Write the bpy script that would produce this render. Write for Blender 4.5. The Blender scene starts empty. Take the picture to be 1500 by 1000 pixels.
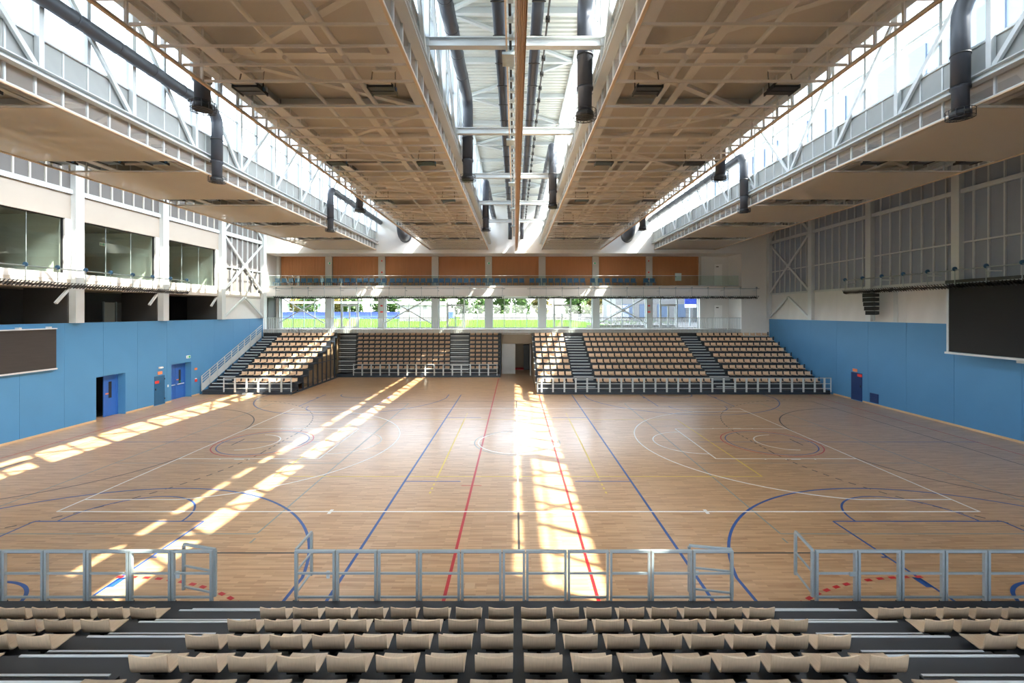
import bpy, bmesh, math, random
from mathutils import Vector, Matrix
random.seed(7)
SC = bpy.context.scene
COL = SC.collection
PI = math.pi

# ------------------------------------------------------------------ camera, sky, sun, exposure
cam_d = bpy.data.cameras.new('camera'); cam = bpy.data.objects.new('camera', cam_d); COL.objects.link(cam)
cam.location = (0, 0, 6.05); cam.rotation_euler = (PI / 2, 0, 0)
cam_d.sensor_width = 36.0; cam_d.lens = 676.0 / 1500.0 * 36.0
cam_d.shift_x = -4.5 / 1500.0; cam_d.shift_y = -43.0 / 1500.0
cam_d.clip_start = 0.05; cam_d.clip_end = 600
SC.camera = cam

world = bpy.data.worlds.new('sky'); SC.world = world; world.use_nodes = True
bg = world.node_tree.nodes['Background']
sky = world.node_tree.nodes.new('ShaderNodeTexSky'); sky.sky_type = 'NISHITA'; sky.sun_disc = False
sky.sun_elevation = math.radians(47.3); sky.sun_rotation = math.radians(119.9); sky.dust_density = 1.8
hsv = world.node_tree.nodes.new('ShaderNodeHueSaturation'); hsv.inputs['Saturation'].default_value = 0.45
world.node_tree.links.new(sky.outputs[0], hsv.inputs['Color']); world.node_tree.links.new(hsv.outputs[0], bg.inputs['Color'])
bg.inputs['Strength'].default_value = 2.9

sun_d = bpy.data.lights.new('sun', 'SUN'); sun = bpy.data.objects.new('sun', sun_d); COL.objects.link(sun)
sun_d.energy = 27.0; sun_d.angle = math.radians(0.6); sun_d.color = (1.0, 0.93, 0.80)
sun.rotation_euler = Vector((-0.80, 0.46, -1.0)).to_track_quat('-Z', 'Y').to_euler()
sun.location = (40, -20, 60)

SC.view_settings.view_transform = 'Standard'; SC.view_settings.look = 'None'
SC.view_settings.exposure = 0.22; SC.view_settings.gamma = 1.0
SC.view_settings.use_curve_mapping = False
cy = SC.cycles
cy.use_denoising = True
cy.max_bounces = 10; cy.diffuse_bounces = 6; cy.glossy_bounces = 4; cy.transparent_max_bounces = 24
cy.caustics_reflective = False; cy.caustics_refractive = False
cy.sample_clamp_indirect = 8.0

# ------------------------------------------------------------------ materials
M = {}
def mat(name, col, rough=0.6, metal=0.0, var=0.08, scale=3.0, bump=0.0, stretch=(1, 1, 1), spec=0.5, rnd=0.0, bscale=None):
    m = bpy.data.materials.new(name); m.use_nodes = True
    nt = m.node_tree; n = nt.nodes; l = nt.links
    p = n['Principled BSDF']
    p.inputs['Roughness'].default_value = rough; p.inputs['Metallic'].default_value = metal
    p.inputs['Specular IOR Level'].default_value = spec
    tc = n.new('ShaderNodeTexCoord'); mp = n.new('ShaderNodeMapping'); mp.inputs['Scale'].default_value = stretch
    l.new(tc.outputs['Object'], mp.inputs['Vector'])
    nz = n.new('ShaderNodeTexNoise'); nz.inputs['Scale'].default_value = scale; nz.inputs['Detail'].default_value = 4
    l.new(mp.outputs['Vector'], nz.inputs['Vector'])
    mx = n.new('ShaderNodeMix'); mx.data_type = 'RGBA'
    a = [max(0, c * (1 - var)) for c in col]; b = [min(1, c * (1 + var)) for c in col]
    mx.inputs[6].default_value = (*a, 1); mx.inputs[7].default_value = (*b, 1)
    l.new(nz.outputs['Fac'], mx.inputs[0])
    out = mx.outputs[2]
    if rnd:
        oi = n.new('ShaderNodeObjectInfo'); hs = n.new('ShaderNodeHueSaturation')
        mr = n.new('ShaderNodeMapRange'); mr.inputs['To Min'].default_value = 1 - rnd; mr.inputs['To Max'].default_value = 1 + rnd
        l.new(oi.outputs['Random'], mr.inputs['Value']); l.new(mr.outputs['Result'], hs.inputs['Value'])
        l.new(out, hs.inputs['Color']); out = hs.outputs['Color']
        va = n.new('ShaderNodeVectorMath'); va.operation = 'MULTIPLY_ADD'
        va.inputs[1].default_value = (13, 7, 5)
        cb = n.new('ShaderNodeCombineXYZ')
        for i in range(3): l.new(oi.outputs['Random'], cb.inputs[i])
        l.new(cb.outputs[0], va.inputs[0]); l.new(mp.outputs['Vector'], va.inputs[2]); l.new(va.outputs[0], nz.inputs['Vector'])
    l.new(out, p.inputs['Base Color'])
    if bump:
        bp = n.new('ShaderNodeBump'); bp.inputs['Strength'].default_value = bump; bp.inputs['Distance'].default_value = 0.01
        nb = n.new('ShaderNodeTexNoise'); nb.inputs['Scale'].default_value = bscale or scale * 6; nb.inputs['Detail'].default_value = 3
        l.new(mp.outputs['Vector'], nb.inputs['Vector']); l.new(nb.outputs['Fac'], bp.inputs['Height']); l.new(bp.outputs['Normal'], p.inputs['Normal'])
    M[name] = m
    return m

def see_through(name, col, alpha, rough=0.5, gloss=0.0, tint=(1, 1, 1)):
    """thin sheet: part of the light passes straight through"""
    m = bpy.data.materials.new(name); m.use_nodes = True
    nt = m.node_tree; n = nt.nodes; l = nt.links
    for x in list(n): n.remove(x)
    o = n.new('ShaderNodeOutputMaterial'); t = n.new('ShaderNodeBsdfTransparent'); t.inputs[0].default_value = (*tint, 1)
    mix = n.new('ShaderNodeMixShader')
    if gloss:
        g = n.new('ShaderNodeBsdfGlossy'); g.inputs['Roughness'].default_value = rough; g.inputs[0].default_value = (*col, 1)
        # Schlick reflectance, the same from both faces of the pane
        f0 = ((gloss - 1) / (gloss + 1)) ** 2
        fr = n.new('ShaderNodeLayerWeight'); fr.inputs['Blend'].default_value = 0.5
        pw = n.new('ShaderNodeMath'); pw.operation = 'POWER'; pw.inputs[1].default_value = 5.0
        ma = n.new('ShaderNodeMath'); ma.operation = 'MULTIPLY_ADD'; ma.inputs[1].default_value = 1 - f0; ma.inputs[2].default_value = f0
        l.new(fr.outputs['Facing'], pw.inputs[0]); l.new(pw.outputs[0], ma.inputs[0]); l.new(ma.outputs[0], mix.inputs[0])
        l.new(t.outputs[0], mix.inputs[1]); l.new(g.outputs[0], mix.inputs[2])
    else:
        d = n.new('ShaderNodeBsdfDiffuse'); d.inputs[0].default_value = (*col, 1)
        tc = n.new('ShaderNodeTexCoord'); nz = n.new('ShaderNodeTexNoise'); nz.inputs['Scale'].default_value = 1.2
        l.new(tc.outputs['Object'], nz.inputs['Vector'])
        mr = n.new('ShaderNodeMapRange'); mr.inputs['To Min'].default_value = alpha - 0.008; mr.inputs['To Max'].default_value = alpha + 0.008
        l.new(nz.outputs['Fac'], mr.inputs['Value']); l.new(mr.outputs['Result'], mix.inputs[0])
        l.new(t.outputs[0], mix.inputs[1]); l.new(d.outputs[0], mix.inputs[2])
    l.new(mix.outputs[0], o.inputs[0])
    M[name] = m
    return m

mat('white_paint', (0.70, 0.70, 0.68), 0.6, var=0.03)
mat('cream_band', (0.40, 0.365, 0.315), 0.75, var=0.05, scale=0.6)
mat('mullion_grey', (0.33, 0.36, 0.37), 0.45, var=0.05)
mat('white_steel', (0.58, 0.62, 0.63), 0.45, var=0.04)
mat('steel_grey', (0.50, 0.54, 0.54), 0.45, var=0.05)
mat('galvanised', (0.36, 0.42, 0.44), 0.38, 0.35, var=0.1, scale=8)
mat('aluminium', (0.66, 0.70, 0.72), 0.4, 0.1, var=0.05)
mat('blue_wall_bright', (0.068, 0.235, 0.445), 0.62, var=0.06, scale=0.8)
mat('blue_door', (0.035, 0.14, 0.48), 0.35, var=0.05)
mat('teal_door', (0.012, 0.10, 0.22), 0.30, var=0.06)
mat('navy_door', (0.006, 0.03, 0.13), 0.45, var=0.06)
mat('concrete', (0.62, 0.62, 0.60), 0.85, var=0.10, scale=1.6, bump=0.25, stretch=(1, 1, 0.4))
mat('beige_concrete', (0.50, 0.43, 0.33), 0.85, var=0.10, scale=1.3, bump=0.2)
mat('white_concrete', (0.52, 0.485, 0.43), 0.75, var=0.05, scale=0.6)
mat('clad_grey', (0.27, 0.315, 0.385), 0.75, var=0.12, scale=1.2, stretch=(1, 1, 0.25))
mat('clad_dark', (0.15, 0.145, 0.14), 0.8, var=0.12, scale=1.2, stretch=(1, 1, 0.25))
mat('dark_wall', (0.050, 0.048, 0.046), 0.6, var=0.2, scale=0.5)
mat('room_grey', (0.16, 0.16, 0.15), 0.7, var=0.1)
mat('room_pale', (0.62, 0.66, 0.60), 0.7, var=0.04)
mat('soffit', (0.52, 0.49, 0.435), 0.85, var=0.05, scale=0.7)
mat('tray_grey', (0.34, 0.36, 0.355), 0.8, var=0.06)
mat('tray_steel', (0.68, 0.66, 0.61), 0.5, var=0.05)
mat('edge_tan', (0.62, 0.47, 0.32), 0.5, var=0.05)
mat('roof_deck', (0.60, 0.62, 0.58), 0.5, var=0.03)
mat('duct', (0.060, 0.068, 0.085), 0.42, 0.2, var=0.15, scale=2)
mat('black_metal', (0.018, 0.019, 0.021), 0.45, var=0.1)
mat('screen_brown', (0.035, 0.030, 0.027), 0.6, var=0.25, scale=1.0, stretch=(1, 1, 20))
mat('screen_black', (0.004, 0.004, 0.004), 0.75, var=0.25, scale=1.0, stretch=(1, 1, 20))
mat('lamp_lens', (0.55, 0.52, 0.46), 0.25, var=0.03)
mat('curtain', (0.72, 0.55, 0.40), 0.8, var=0.12, scale=10, stretch=(6, .05, 1))
mat('deck_black', (0.026, 0.028, 0.033), 0.5, var=0.22, scale=2.2, bump=0.05)
mat('stand_navy', (0.020, 0.029, 0.042), 0.5, var=0.15)
mat('stand_brown', (0.20, 0.14, 0.08), 0.7, var=0.15, scale=2)
mat('ply', (0.66, 0.50, 0.335), 0.42, var=0.17, scale=7, stretch=(9, 1.0, 1.0), rnd=0.10)
mat('ply_far', (0.68, 0.475, 0.31), 0.45, var=0.06, scale=3, rnd=0.07)
mat('panel_wood', (0.50, 0.205, 0.075), 0.55, var=0.20, scale=2.4, stretch=(6, 1, 0.25))
mat('chair_blue', (0.035, 0.12, 0.24), 0.5, var=0.08)
mat('skirting', (0.62, 0.42, 0.24), 0.5, var=0.08, scale=3)
mat('paint_white', (0.88, 0.87, 0.84), 0.4, var=0.02)
mat('paint_blue', (0.020, 0.085, 0.30), 0.35, var=0.03)
mat('paint_red', (0.52, 0.012, 0.018), 0.35, var=0.03)
mat('paint_yellow', (0.74, 0.56, 0.09), 0.4, var=0.03)
mat('paint_grey', (0.25, 0.30, 0.28), 0.4, var=0.03)
mat('paint_black', (0.035, 0.032, 0.032), 0.4, var=0.03)
mat('sign_green', (0.02, 0.45, 0.16), 0.4, var=0.02)
mat('sign_white', (0.85, 0.86, 0.85), 0.4, var=0.02)
mat('sign_orange', (0.85, 0.25, 0.10), 0.5, var=0.02)
mat('sign_red', (0.70, 0.04, 0.03), 0.45, var=0.02)
mat('lawn', (0.045, 0.125, 0.014), 1.0, var=0.15, scale=0.2, spec=0.0)
mat('paving', (0.15, 0.15, 0.145), 1.0, var=0.08, scale=0.4, spec=0.0)
mat('leaf', (0.045, 0.095, 0.016), 0.7, var=0.35, scale=0.5, rnd=0.2)
mat('leaf_gold', (0.16, 0.13, 0.018), 0.7, var=0.3, scale=0.5, rnd=0.2)
mat('bark', (0.16, 0.11, 0.08), 0.9, var=0.2)
mat('tribune_blue', (0.018, 0.045, 0.28), 0.5, var=0.1)
mat('facade', (0.13, 0.13, 0.125), 0.7, var=0.06, scale=0.3)
mat('facade_glass', (0.07, 0.10, 0.15), 0.4, var=0.1, scale=0.3)
mat('poly_sky', (0.10, 0.135, 0.19), 0.4, var=0.05, scale=0.4)
see_through('glass', (0.9, 0.95, 0.95), 0, rough=0.02, gloss=1.45, tint=(0.97, 0.985, 0.98))
see_through('glass_green', (0.9, 0.97, 0.93), 0, rough=0.02, gloss=1.5, tint=(0.90, 0.965, 0.94))
see_through('glass_room', (0.9, 0.95, 0.92), 0, rough=0.02, gloss=1.55, tint=(0.93, 0.965, 0.93))
see_through('mesh_open', (0.72, 0.66, 0.56), 0.18)
see_through('mesh_dense', (0.74, 0.68, 0.58), 0.36)
see_through('mesh_side', (0.70, 0.69, 0.66), 0.14)
see_through('netting', (0.012, 0.012, 0.014), 0.55)

def add_dots(m, scale, col):
    nt = M[m].node_tree; n = nt.nodes; l = nt.links; p = n['Principled BSDF']; src = p.inputs['Base Color'].links[0].from_socket
    tc = n.new('ShaderNodeTexCoord'); vo = n.new('ShaderNodeTexVoronoi'); vo.inputs['Scale'].default_value = scale; vo.inputs['Randomness'].default_value = 0.35
    l.new(tc.outputs['Object'], vo.inputs['Vector']); lt = n.new('ShaderNodeMath'); lt.operation = 'LESS_THAN'; lt.inputs[1].default_value = 0.11
    l.new(vo.outputs['Distance'], lt.inputs[0]); mx = n.new('ShaderNodeMix'); mx.data_type = 'RGBA'; mx.inputs[7].default_value = (*col, 1)
    l.new(lt.outputs[0], mx.inputs[0]); l.new(src, mx.inputs[6]); l.new(mx.outputs[2], p.inputs['Base Color'])
add_dots('soffit', 1.9, (0.78, 0.70, 0.58))
def floor_material():
    m = bpy.data.materials.new('maple_floor'); m.use_nodes = True
    nt = m.node_tree; n = nt.nodes; l = nt.links; p = n['Principled BSDF']
    tc = n.new('ShaderNodeTexCoord')
    br = n.new('ShaderNodeTexBrick')
    br.offset = 0.37; br.offset_frequency = 2; br.squash = 1.0
    br.inputs['Scale'].default_value = 1.0; br.inputs['Brick Width'].default_value = 0.62; br.inputs['Row Height'].default_value = 0.066
    br.inputs['Mortar Size'].default_value = 0.0012; br.inputs['Mortar Smooth'].default_value = 0.1; br.inputs['Bias'].default_value = 0.0
    br.inputs['Color1'].default_value = (0.63, 0.385, 0.20, 1); br.inputs['Color2'].default_value = (0.42, 0.225, 0.105, 1)
    br.inputs['Mortar'].default_value = (0.27, 0.15, 0.07, 1)
    l.new(tc.outputs['Object'], br.inputs['Vector'])
    mp = n.new('ShaderNodeMapping'); mp.inputs['Scale'].default_value = (0.9, 15, 1); l.new(tc.outputs['Object'], mp.inputs['Vector'])
    nz = n.new('ShaderNodeTexNoise'); nz.inputs['Scale'].default_value = 1.0; nz.inputs['Detail'].default_value = 5; l.new(mp.outputs[0], nz.inputs['Vector'])
    rp = n.new('ShaderNodeMapRange'); rp.inputs['From Min'].default_value = 0.35; rp.inputs['From Max'].default_value = 0.7
    rp.inputs['To Min'].default_value = 0.0; rp.inputs['To Max'].default_value = 0.5
    l.new(nz.outputs['Fac'], rp.inputs['Value'])
    mx = n.new('ShaderNodeMix'); mx.data_type = 'RGBA'; mx.inputs[7].default_value = (0.70, 0.475, 0.27, 1)
    l.new(rp.outputs[0], mx.inputs[0]); l.new(br.outputs['Color'], mx.inputs[6]); l.new(mx.outputs[2], p.inputs['Base Color'])
    p.inputs['Roughness'].default_value = 0.22; p.inputs['Specular IOR Level'].default_value = 0.6
    n2 = n.new('ShaderNodeTexNoise'); n2.inputs['Scale'].default_value = 0.6; l.new(tc.outputs['Object'], n2.inputs['Vector'])
    r2 = n.new('ShaderNodeMapRange'); r2.inputs['To Min'].default_value = 0.285; r2.inputs['To Max'].default_value = 0.33
    l.new(n2.outputs['Fac'], r2.inputs['Value']); l.new(r2.outputs[0], p.inputs['Roughness'])
    p.inputs['Coat Weight'].default_value = 0.16; p.inputs['Coat Roughness'].default_value = 0.2
    M['maple_floor'] = m
floor_material()

# ------------------------------------------------------------------ builders
WM = {}       # world matrix of every object made
def link(o, parent=None, mw=None):
    mw = mw or Matrix.Identity(4)
    COL.objects.link(o)
    if parent is not None:
        o.parent = parent; o.matrix_parent_inverse = WM[parent.name].inverted()
    o.matrix_basis = mw
    WM[o.name] = mw
    return o
def tag(o, label=None, cat=None, group=None, kind=None):
    if label: o['label'] = label
    if cat: o['category'] = cat
    if group: o['group'] = group
    if kind: o['kind'] = kind
    return o
def empty(name, loc=(0, 0, 0)):
    return link(bpy.data.objects.new(name, None), None, Matrix.Translation(loc))
def thing(name, label, cat, loc=(0, 0, 0), group=None):
    return tag(empty(name, loc), label, cat, group)
def struct(name, label=None, loc=(0, 0, 0)):
    return tag(empty(name, loc), label, None, None, 'structure')

CACHE = {}
def box_mesh(sx, sy, sz, m):
    k = (round(sx, 3), round(sy, 3), round(sz, 3), m)
    if k not in CACHE:
        me = bpy.data.meshes.new(m + '_box')
        x, y, z = k[0] / 2, k[1] / 2, k[2] / 2
        v = [(a, b, c) for a in (-x, x) for b in (-y, y) for c in (-z, z)]
        f = [(0, 1, 3, 2), (4, 6, 7, 5), (0, 4, 5, 1), (2, 3, 7, 6), (0, 2, 6, 4), (1, 5, 7, 3)]
        me.from_pydata(v, [], f); me.materials.append(M[m]); CACHE[k] = me
    return CACHE[k]
def B(name, x0, x1, y0, y1, z0, z1, m, parent=None):
    o = bpy.data.objects.new(name, box_mesh(abs(x1 - x0), abs(y1 - y0), abs(z1 - z0), m))
    return link(o, parent, Matrix.Translation(((x0 + x1) / 2, (y0 + y1) / 2, (z0 + z1) / 2)))
def BAR(name, p, q, w, h, m, parent=None):
    p, q = Vector(p), Vector(q); d = q - p
    o = bpy.data.objects.new(name, box_mesh(d.length, w, h, m))
    return link(o, parent, Matrix.Translation((p + q) / 2) @ d.to_track_quat('X', 'Z').to_matrix().to_4x4())
class MB:
    def __init__(s): s.v, s.f = [], []
    def box(s, x0, x1, y0, y1, z0, z1):
        b = len(s.v)
        s.v += [(a, y, c) for a in (x0, x1) for y in (y0, y1) for c in (z0, z1)]
        s.f += [tuple(b + i for i in t) for t in ((0, 1, 3, 2), (4, 6, 7, 5), (0, 4, 5, 1), (2, 3, 7, 6), (0, 2, 6, 4), (1, 5, 7, 3))]
        return s
    def bar(s, p, q, w, h):
        p, q = Vector(p), Vector(q); d = q - p
        mw = Matrix.Translation((p + q) / 2) @ d.to_track_quat('X', 'Z').to_matrix().to_4x4(); L = d.length / 2
        b = len(s.v)
        s.v += [tuple(mw @ Vector((a, y, c))) for a in (-L, L) for y in (-w / 2, w / 2) for c in (-h / 2, h / 2)]
        s.f += [tuple(b + i for i in t) for t in ((0, 1, 3, 2), (4, 6, 7, 5), (0, 4, 5, 1), (2, 3, 7, 6), (0, 2, 6, 4), (1, 5, 7, 3))]
        return s
    def poly(s, pts, off):
        """prism: polygon pts swept by the vector off"""
        b = len(s.v); n = len(pts); off = Vector(off)
        s.v += [tuple(Vector(p)) for p in pts] + [tuple(Vector(p) + off) for p in pts]
        s.f += [tuple(range(b, b + n)), tuple(range(b + 2 * n - 1, b + n - 1, -1))]
        s.f += [(b + i, b + (i + 1) % n, b + n + (i + 1) % n, b + n + i) for i in range(n)]
        return s
    def sweep(s, pts, r, n=12):
        pts = [Vector(p) for p in pts]; b = len(s.v); rr = r if isinstance(r, (list, tuple)) else [r] * len(pts)
        up = None
        for i, p in enumerate(pts):
            t = (pts[min(i + 1, len(pts) - 1)] - pts[max(i - 1, 0)]).normalized()
            if up is None:
                up = t.orthogonal().normalized()
            up = (up - t * up.dot(t)).normalized(); sd = t.cross(up)
            for k in range(n):
                a = 2 * PI * k / n
                s.v.append(tuple(p + (up * math.cos(a) + sd * math.sin(a)) * rr[i]))
        for i in range(len(pts) - 1):
            for k in range(n):
                k2 = (k + 1) % n
                s.f.append((b + i * n + k, b + i * n + k2, b + (i + 1) * n + k2, b + (i + 1) * n + k))
        s.f += [tuple(b + k for k in range(n))[::-1], tuple(b + (len(pts) - 1) * n + k for k in range(n))]
        return s
    def build(s, name, m, parent=None, smooth=False, mw=None):
        me = bpy.data.meshes.new(name); me.from_pydata(s.v, [], s.f)
        bm = bmesh.new(); bm.from_mesh(me); bmesh.ops.recalc_face_normals(bm, faces=bm.faces); bm.to_mesh(me); bm.free()
        me.materials.append(M[m])
        if smooth:
            me.polygons.foreach_set('use_smooth', [len(p.vertices) <= 4 for p in me.polygons])
        o = bpy.data.objects.new(name, me)
        if mw is not None: return link(o, parent, mw)
        if parent is not None: return link(o, parent, Matrix.Identity(4))
        return link(o)
def arc(c, a, b, n=6):
    """quarter bend round corner c, from direction a to direction b (vectors from the corner)"""
    c, a, b = Vector(c), Vector(a), Vector(b); o = c + a + b
    return [o - b * math.cos(t * PI / 2 / n) - a * math.sin(t * PI / 2 / n) for t in range(n + 1)]
def copy_tree(o, mw):
    c = o.copy(); COL.objects.link(c); c.parent = None; c.matrix_basis = mw; WM[c.name] = mw
    for ch in o.children:
        d = ch.copy(); COL.objects.link(d); d.parent = c
    return c

NTH = ['first', 'second', 'third', 'fourth', 'fifth', 'sixth', 'seventh', 'eighth', 'ninth', 'tenth', 'eleventh', 'twelfth', 'thirteenth', 'fourteenth', 'fifteenth', 'sixteenth']
BAY = [6.3 + 6 * i for i in range(7)]          # bay lines along the hall
XL, XR, YB = -23.2, 23.4, 42.5                  # side walls, upper back wall
FRONT = -2.6

# ------------------------------------------------------------------ floor and court markings
floor = B('floor', -24.2, 24.2, FRONT, 50, -0.12, 0.0, 'maple_floor')
me = floor.data.copy(); floor.data = me
# the timber pattern is read in object space of the floor, in metres
tag(floor, 'glossy maple strip sports floor with coloured court markings', None, None, 'structure')
CX, CY = 0.1, 21.5
class Lines:
    def __init__(s, name, m, z, label): s.mb = MB(); s.name, s.m, s.z, s.label = name, m, z, label
    def seg(s, x0, y0, x1, y1, w):
        d = Vector((x1 - x0, y1 - y0, 0)); nrm = Vector((-d.y, d.x, 0)).normalized() * w / 2
        a, b = Vector((x0, y0, 0.0005)), Vector((x1, y1, 0.0005))
        s.mb.poly([a - nrm, b - nrm, b + nrm, a + nrm], (0, 0, s.z))
    def dash(s, x0, y0, x1, y1, w, on, off):
        L = math.hypot(x1 - x0, y1 - y0); t = 0
        while t < L:
            u = min(t + on, L); s.seg(x0 + (x1 - x0) * t / L, y0 + (y1 - y0) * t / L, x0 + (x1 - x0) * u / L, y0 + (y1 - y0) * u / L, w); t += on + off
    def arc(s, cx, cy_, r, a0, a1, w, n=48, dash=None):
        step = math.radians(a1 - a0) / n
        for i in range(n):
            if dash and i % 2: continue
            a, b = math.radians(a0) + step * i, math.radians(a0) + step * (i + 1)
            p = [Vector((cx + rr * math.cos(t), cy_ + rr * math.sin(t), 0.0005)) for rr, t in ((r - w / 2, a), (r + w / 2, a), (r + w / 2, b), (r - w / 2, b))]
            s.mb.poly(p, (0, 0, s.z))
    def done(s):
        o = s.mb.build(s.name, s.m, floor); tag(o, s.label)
YN = 6.4
gr = Lines('volleyball_lines', 'paint_grey', 0.0010, 'thin grey cross court lines')
for sx in (-1, 1):
    a, b = CX + sx * 7.15, CX + sx * 16.15
    for x in (a, b): gr.seg(x, 12.6, x, 30.6, 0.05)
    for y in (12.6, 30.6): gr.seg(a, y, b, y, 0.05)
    for y in (18.5, 24.5): gr.seg(a, y, b, y, 0.04)
    gr.seg(a + sx * -0.1, 12.1, a + sx * -0.1, 12.35, 0.05)
gr.arc(CX, CY, 1.98, 0, 360, 0.05)
gr.done()
bk = Lines('handball_lines', 'paint_black', 0.0014, 'black handball goal areas and touch lines')
for y in (11.6, 31.4): bk.seg(CX - 20, y, CX + 20, y, 0.06)
for sx in (-1, 1):
    g = CX + sx * 20
    bk.seg(g, 11.6, g, 31.4, 0.05)
    bk.seg(g - sx * 6, CY - 1.5, g - sx * 6, CY + 1.5, 0.06)
    for sy in (-1, 1):
        a = {(-1, 1): (0, 90), (-1, -1): (-90, 0), (1, 1): (90, 180), (1, -1): (180, 270)}[(sx, sy)]
        bk.arc(g, CY + sy * 1.5, 6, a[0], a[1], 0.06)
        bk.arc(g, CY + sy * 1.5, 9, a[0], a[1], 0.06, n=61, dash=1)
    bk.dash(g - sx * 9, CY - 1.5, g - sx * 9, CY + 1.5, 0.06, 0.2, 0.2)
    bk.seg(g - sx * 7, CY - 0.5, g - sx * 7, CY + 0.5, 0.06)
bk.seg(CX, 11.6, CX, 14.0, 0.06); bk.seg(CX, 29, CX, 31.4, 0.06)
bk.done()
ye = Lines('yellow_volleyball_lines', 'paint_yellow', 0.0018, 'yellow volleyball court outline')
for y in (17.0, 26.0): ye.seg(CX - 9, y, CX + 9, y, 0.05)
for sx in (-1, 1):
    ye.seg(CX + sx * 9, 17, CX + sx * 9, 26, 0.06)
    ye.seg(CX + sx * 2.95, 17, CX + sx * 2.95, 26, 0.06)
    ye.dash(CX + sx * 2.95, 17, CX + sx * 2.95, 15.2, 0.06, 0.16, 0.2); ye.dash(CX + sx * 2.95, 26, CX + sx * 2.95, 27.8, 0.06, 0.16, 0.2)
ye.done()
bl = Lines('blue_court_lines', 'paint_blue', 0.0022, 'blue lines of the two cross basketball courts')
for sx in (-1, 1):
    bl.seg(CX + sx * 4.05, YN, CX + sx * 4.05, 33.8, 0.075)
    for y in (16.5, 26.5): bl.seg(CX + sx * 4.05, y, CX + sx * 2.05, y, 0.06)
    cx = CX + sx * 11.55
    for sy, yb in ((1, 9.1), (-1, 33.9)):
        bl.arc(cx, yb, 6.75, 12.1 * sy, 180 * sy - 12.1 * sy, 0.075, n=64)
        for q in (-1, 1):
            bl.seg(cx + q * 6.6, yb + sy * 1.42, cx + q * 6.6, yb - sy * 1.5 if sy > 0 else yb, 0.075)
            bl.seg(cx + q * 2.45, yb + sy * 4.25, cx + q * 2.45, yb - (1.5 if sy > 0 else 0), 0.06)
            for t in (0.35, 1.4, 2.3): bl.seg(cx + q * 2.45, yb + sy * t, cx + q * 2.6, yb + sy * t, 0.06)
            bl.seg(cx + q * 2.53, yb + sy * 1.05, cx + q * 2.53, yb + sy * 1.40, 0.14)
        bl.seg(cx - 2.45, yb + sy * 4.25, cx + 2.45, yb + sy * 4.25, 0.06)
        bl.arc(cx, yb + sy * 4.25, 1.8, 0, 180 * sy, 0.06)
        bl.arc(cx, yb, 1.25, 0, 180 * sy, 0.075)
    bl.arc(CX + sx * 11.75, CY - 0.05, 1.9, 0, 360, 0.05)
    bl.seg(CX + sx * 8.5, CY + 0.02, CX + sx * 21.5, CY + 0.02, 0.045)
bl.done()
rd = Lines('red_court_lines', 'paint_red', 0.0026, 'red transverse lines and dashed red arcs')
for x in (-1.5, 1.75): rd.seg(x, YN, x, 42 if x < 0 else 33.8, 0.075)
for sx in (-1, 1):
    rd.seg(CX + sx * 21.4, 8, CX + sx * 21.4, 34, 0.05)
    rd.arc(CX + sx * 11.75, CY - 0.05, 2.1, 0, 360, 0.05)
    rd.arc(CX + sx * 9.1, 4.5, 6.05, *((36, 91) if sx < 0 else (89, 144)), 0.085, n=37, dash=1)
    rd.seg(CX + sx * 1.62 - 0.35, 16.1, CX + sx * 1.62 + 0.35, 16.1, 0.04)
rd.done()
wh = Lines('white_basketball_lines', 'paint_white', 0.0030, 'white main basketball court lines')
x0, x1, y0, y1 = CX - 14, CX + 14, 14.0, 29.0
wh.seg(x0, y0, x1, y0, 0.06); wh.seg(x0, y1, x1, y1, 0.06); wh.seg(x0, y0, x0, y1, 0.06); wh.seg(x1, y0, x1, y1, 0.06)
wh.seg(CX, y0, CX, y1, 0.06); wh.arc(CX, CY, 1.8, 0, 360, 0.06, n=64)
for sx in (-1, 1):
    e = CX + sx * 14; bx_ = CX + sx * 12.425
    for sy in (-1, 1):
        wh.seg(e, CY + sy * 6.6, e - sx * 2.99, CY + sy * 6.6, 0.06)
        wh.seg(e, CY + sy * 2.45, e - sx * 5.8, CY + sy * 2.45, 0.06)
        for t in (1.75, 2.95, 3.8): wh.seg(e - sx * t, CY + sy * 2.45, e - sx * t, CY + sy * 2.55, 0.06)
        wh.seg(e - sx * 2.35, CY + sy * 2.5, e - sx * 2.75, CY + sy * 2.5, 0.12)
    wh.seg(e - sx * 5.8, CY - 2.45, e - sx * 5.8, CY + 2.45, 0.06)
    t = math.degrees(math.acos(1.415 / 6.75))
    if sx > 0:
        wh.arc(bx_, CY, 6.75, 180 - 78, 180 + 78, 0.06, n=64); wh.arc(e - 5.8, CY, 1.8, 90, 270, 0.06); wh.arc(bx_, CY, 1.25, 90, 270, 0.06)
    else:
        wh.arc(bx_, CY, 6.75, -78, 78, 0.06, n=64); wh.arc(e + 5.8, CY, 1.8, -90, 90, 0.06); wh.arc(bx_, CY, 1.25, -90, 90, 0.06)
    wh.seg(CX + sx * 5.7, 13.85, CX + sx * 5.7, 14.15, 0.1)
wh.done()
for i, (hx, hy) in enumerate(((-1.0, 10.2), (0.95, 10.35))):
    B('floor_socket_cover', hx - .11, hx + .11, hy - .11, hy + .11, 0.0004, 0.004, 'skirting', floor)

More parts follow.
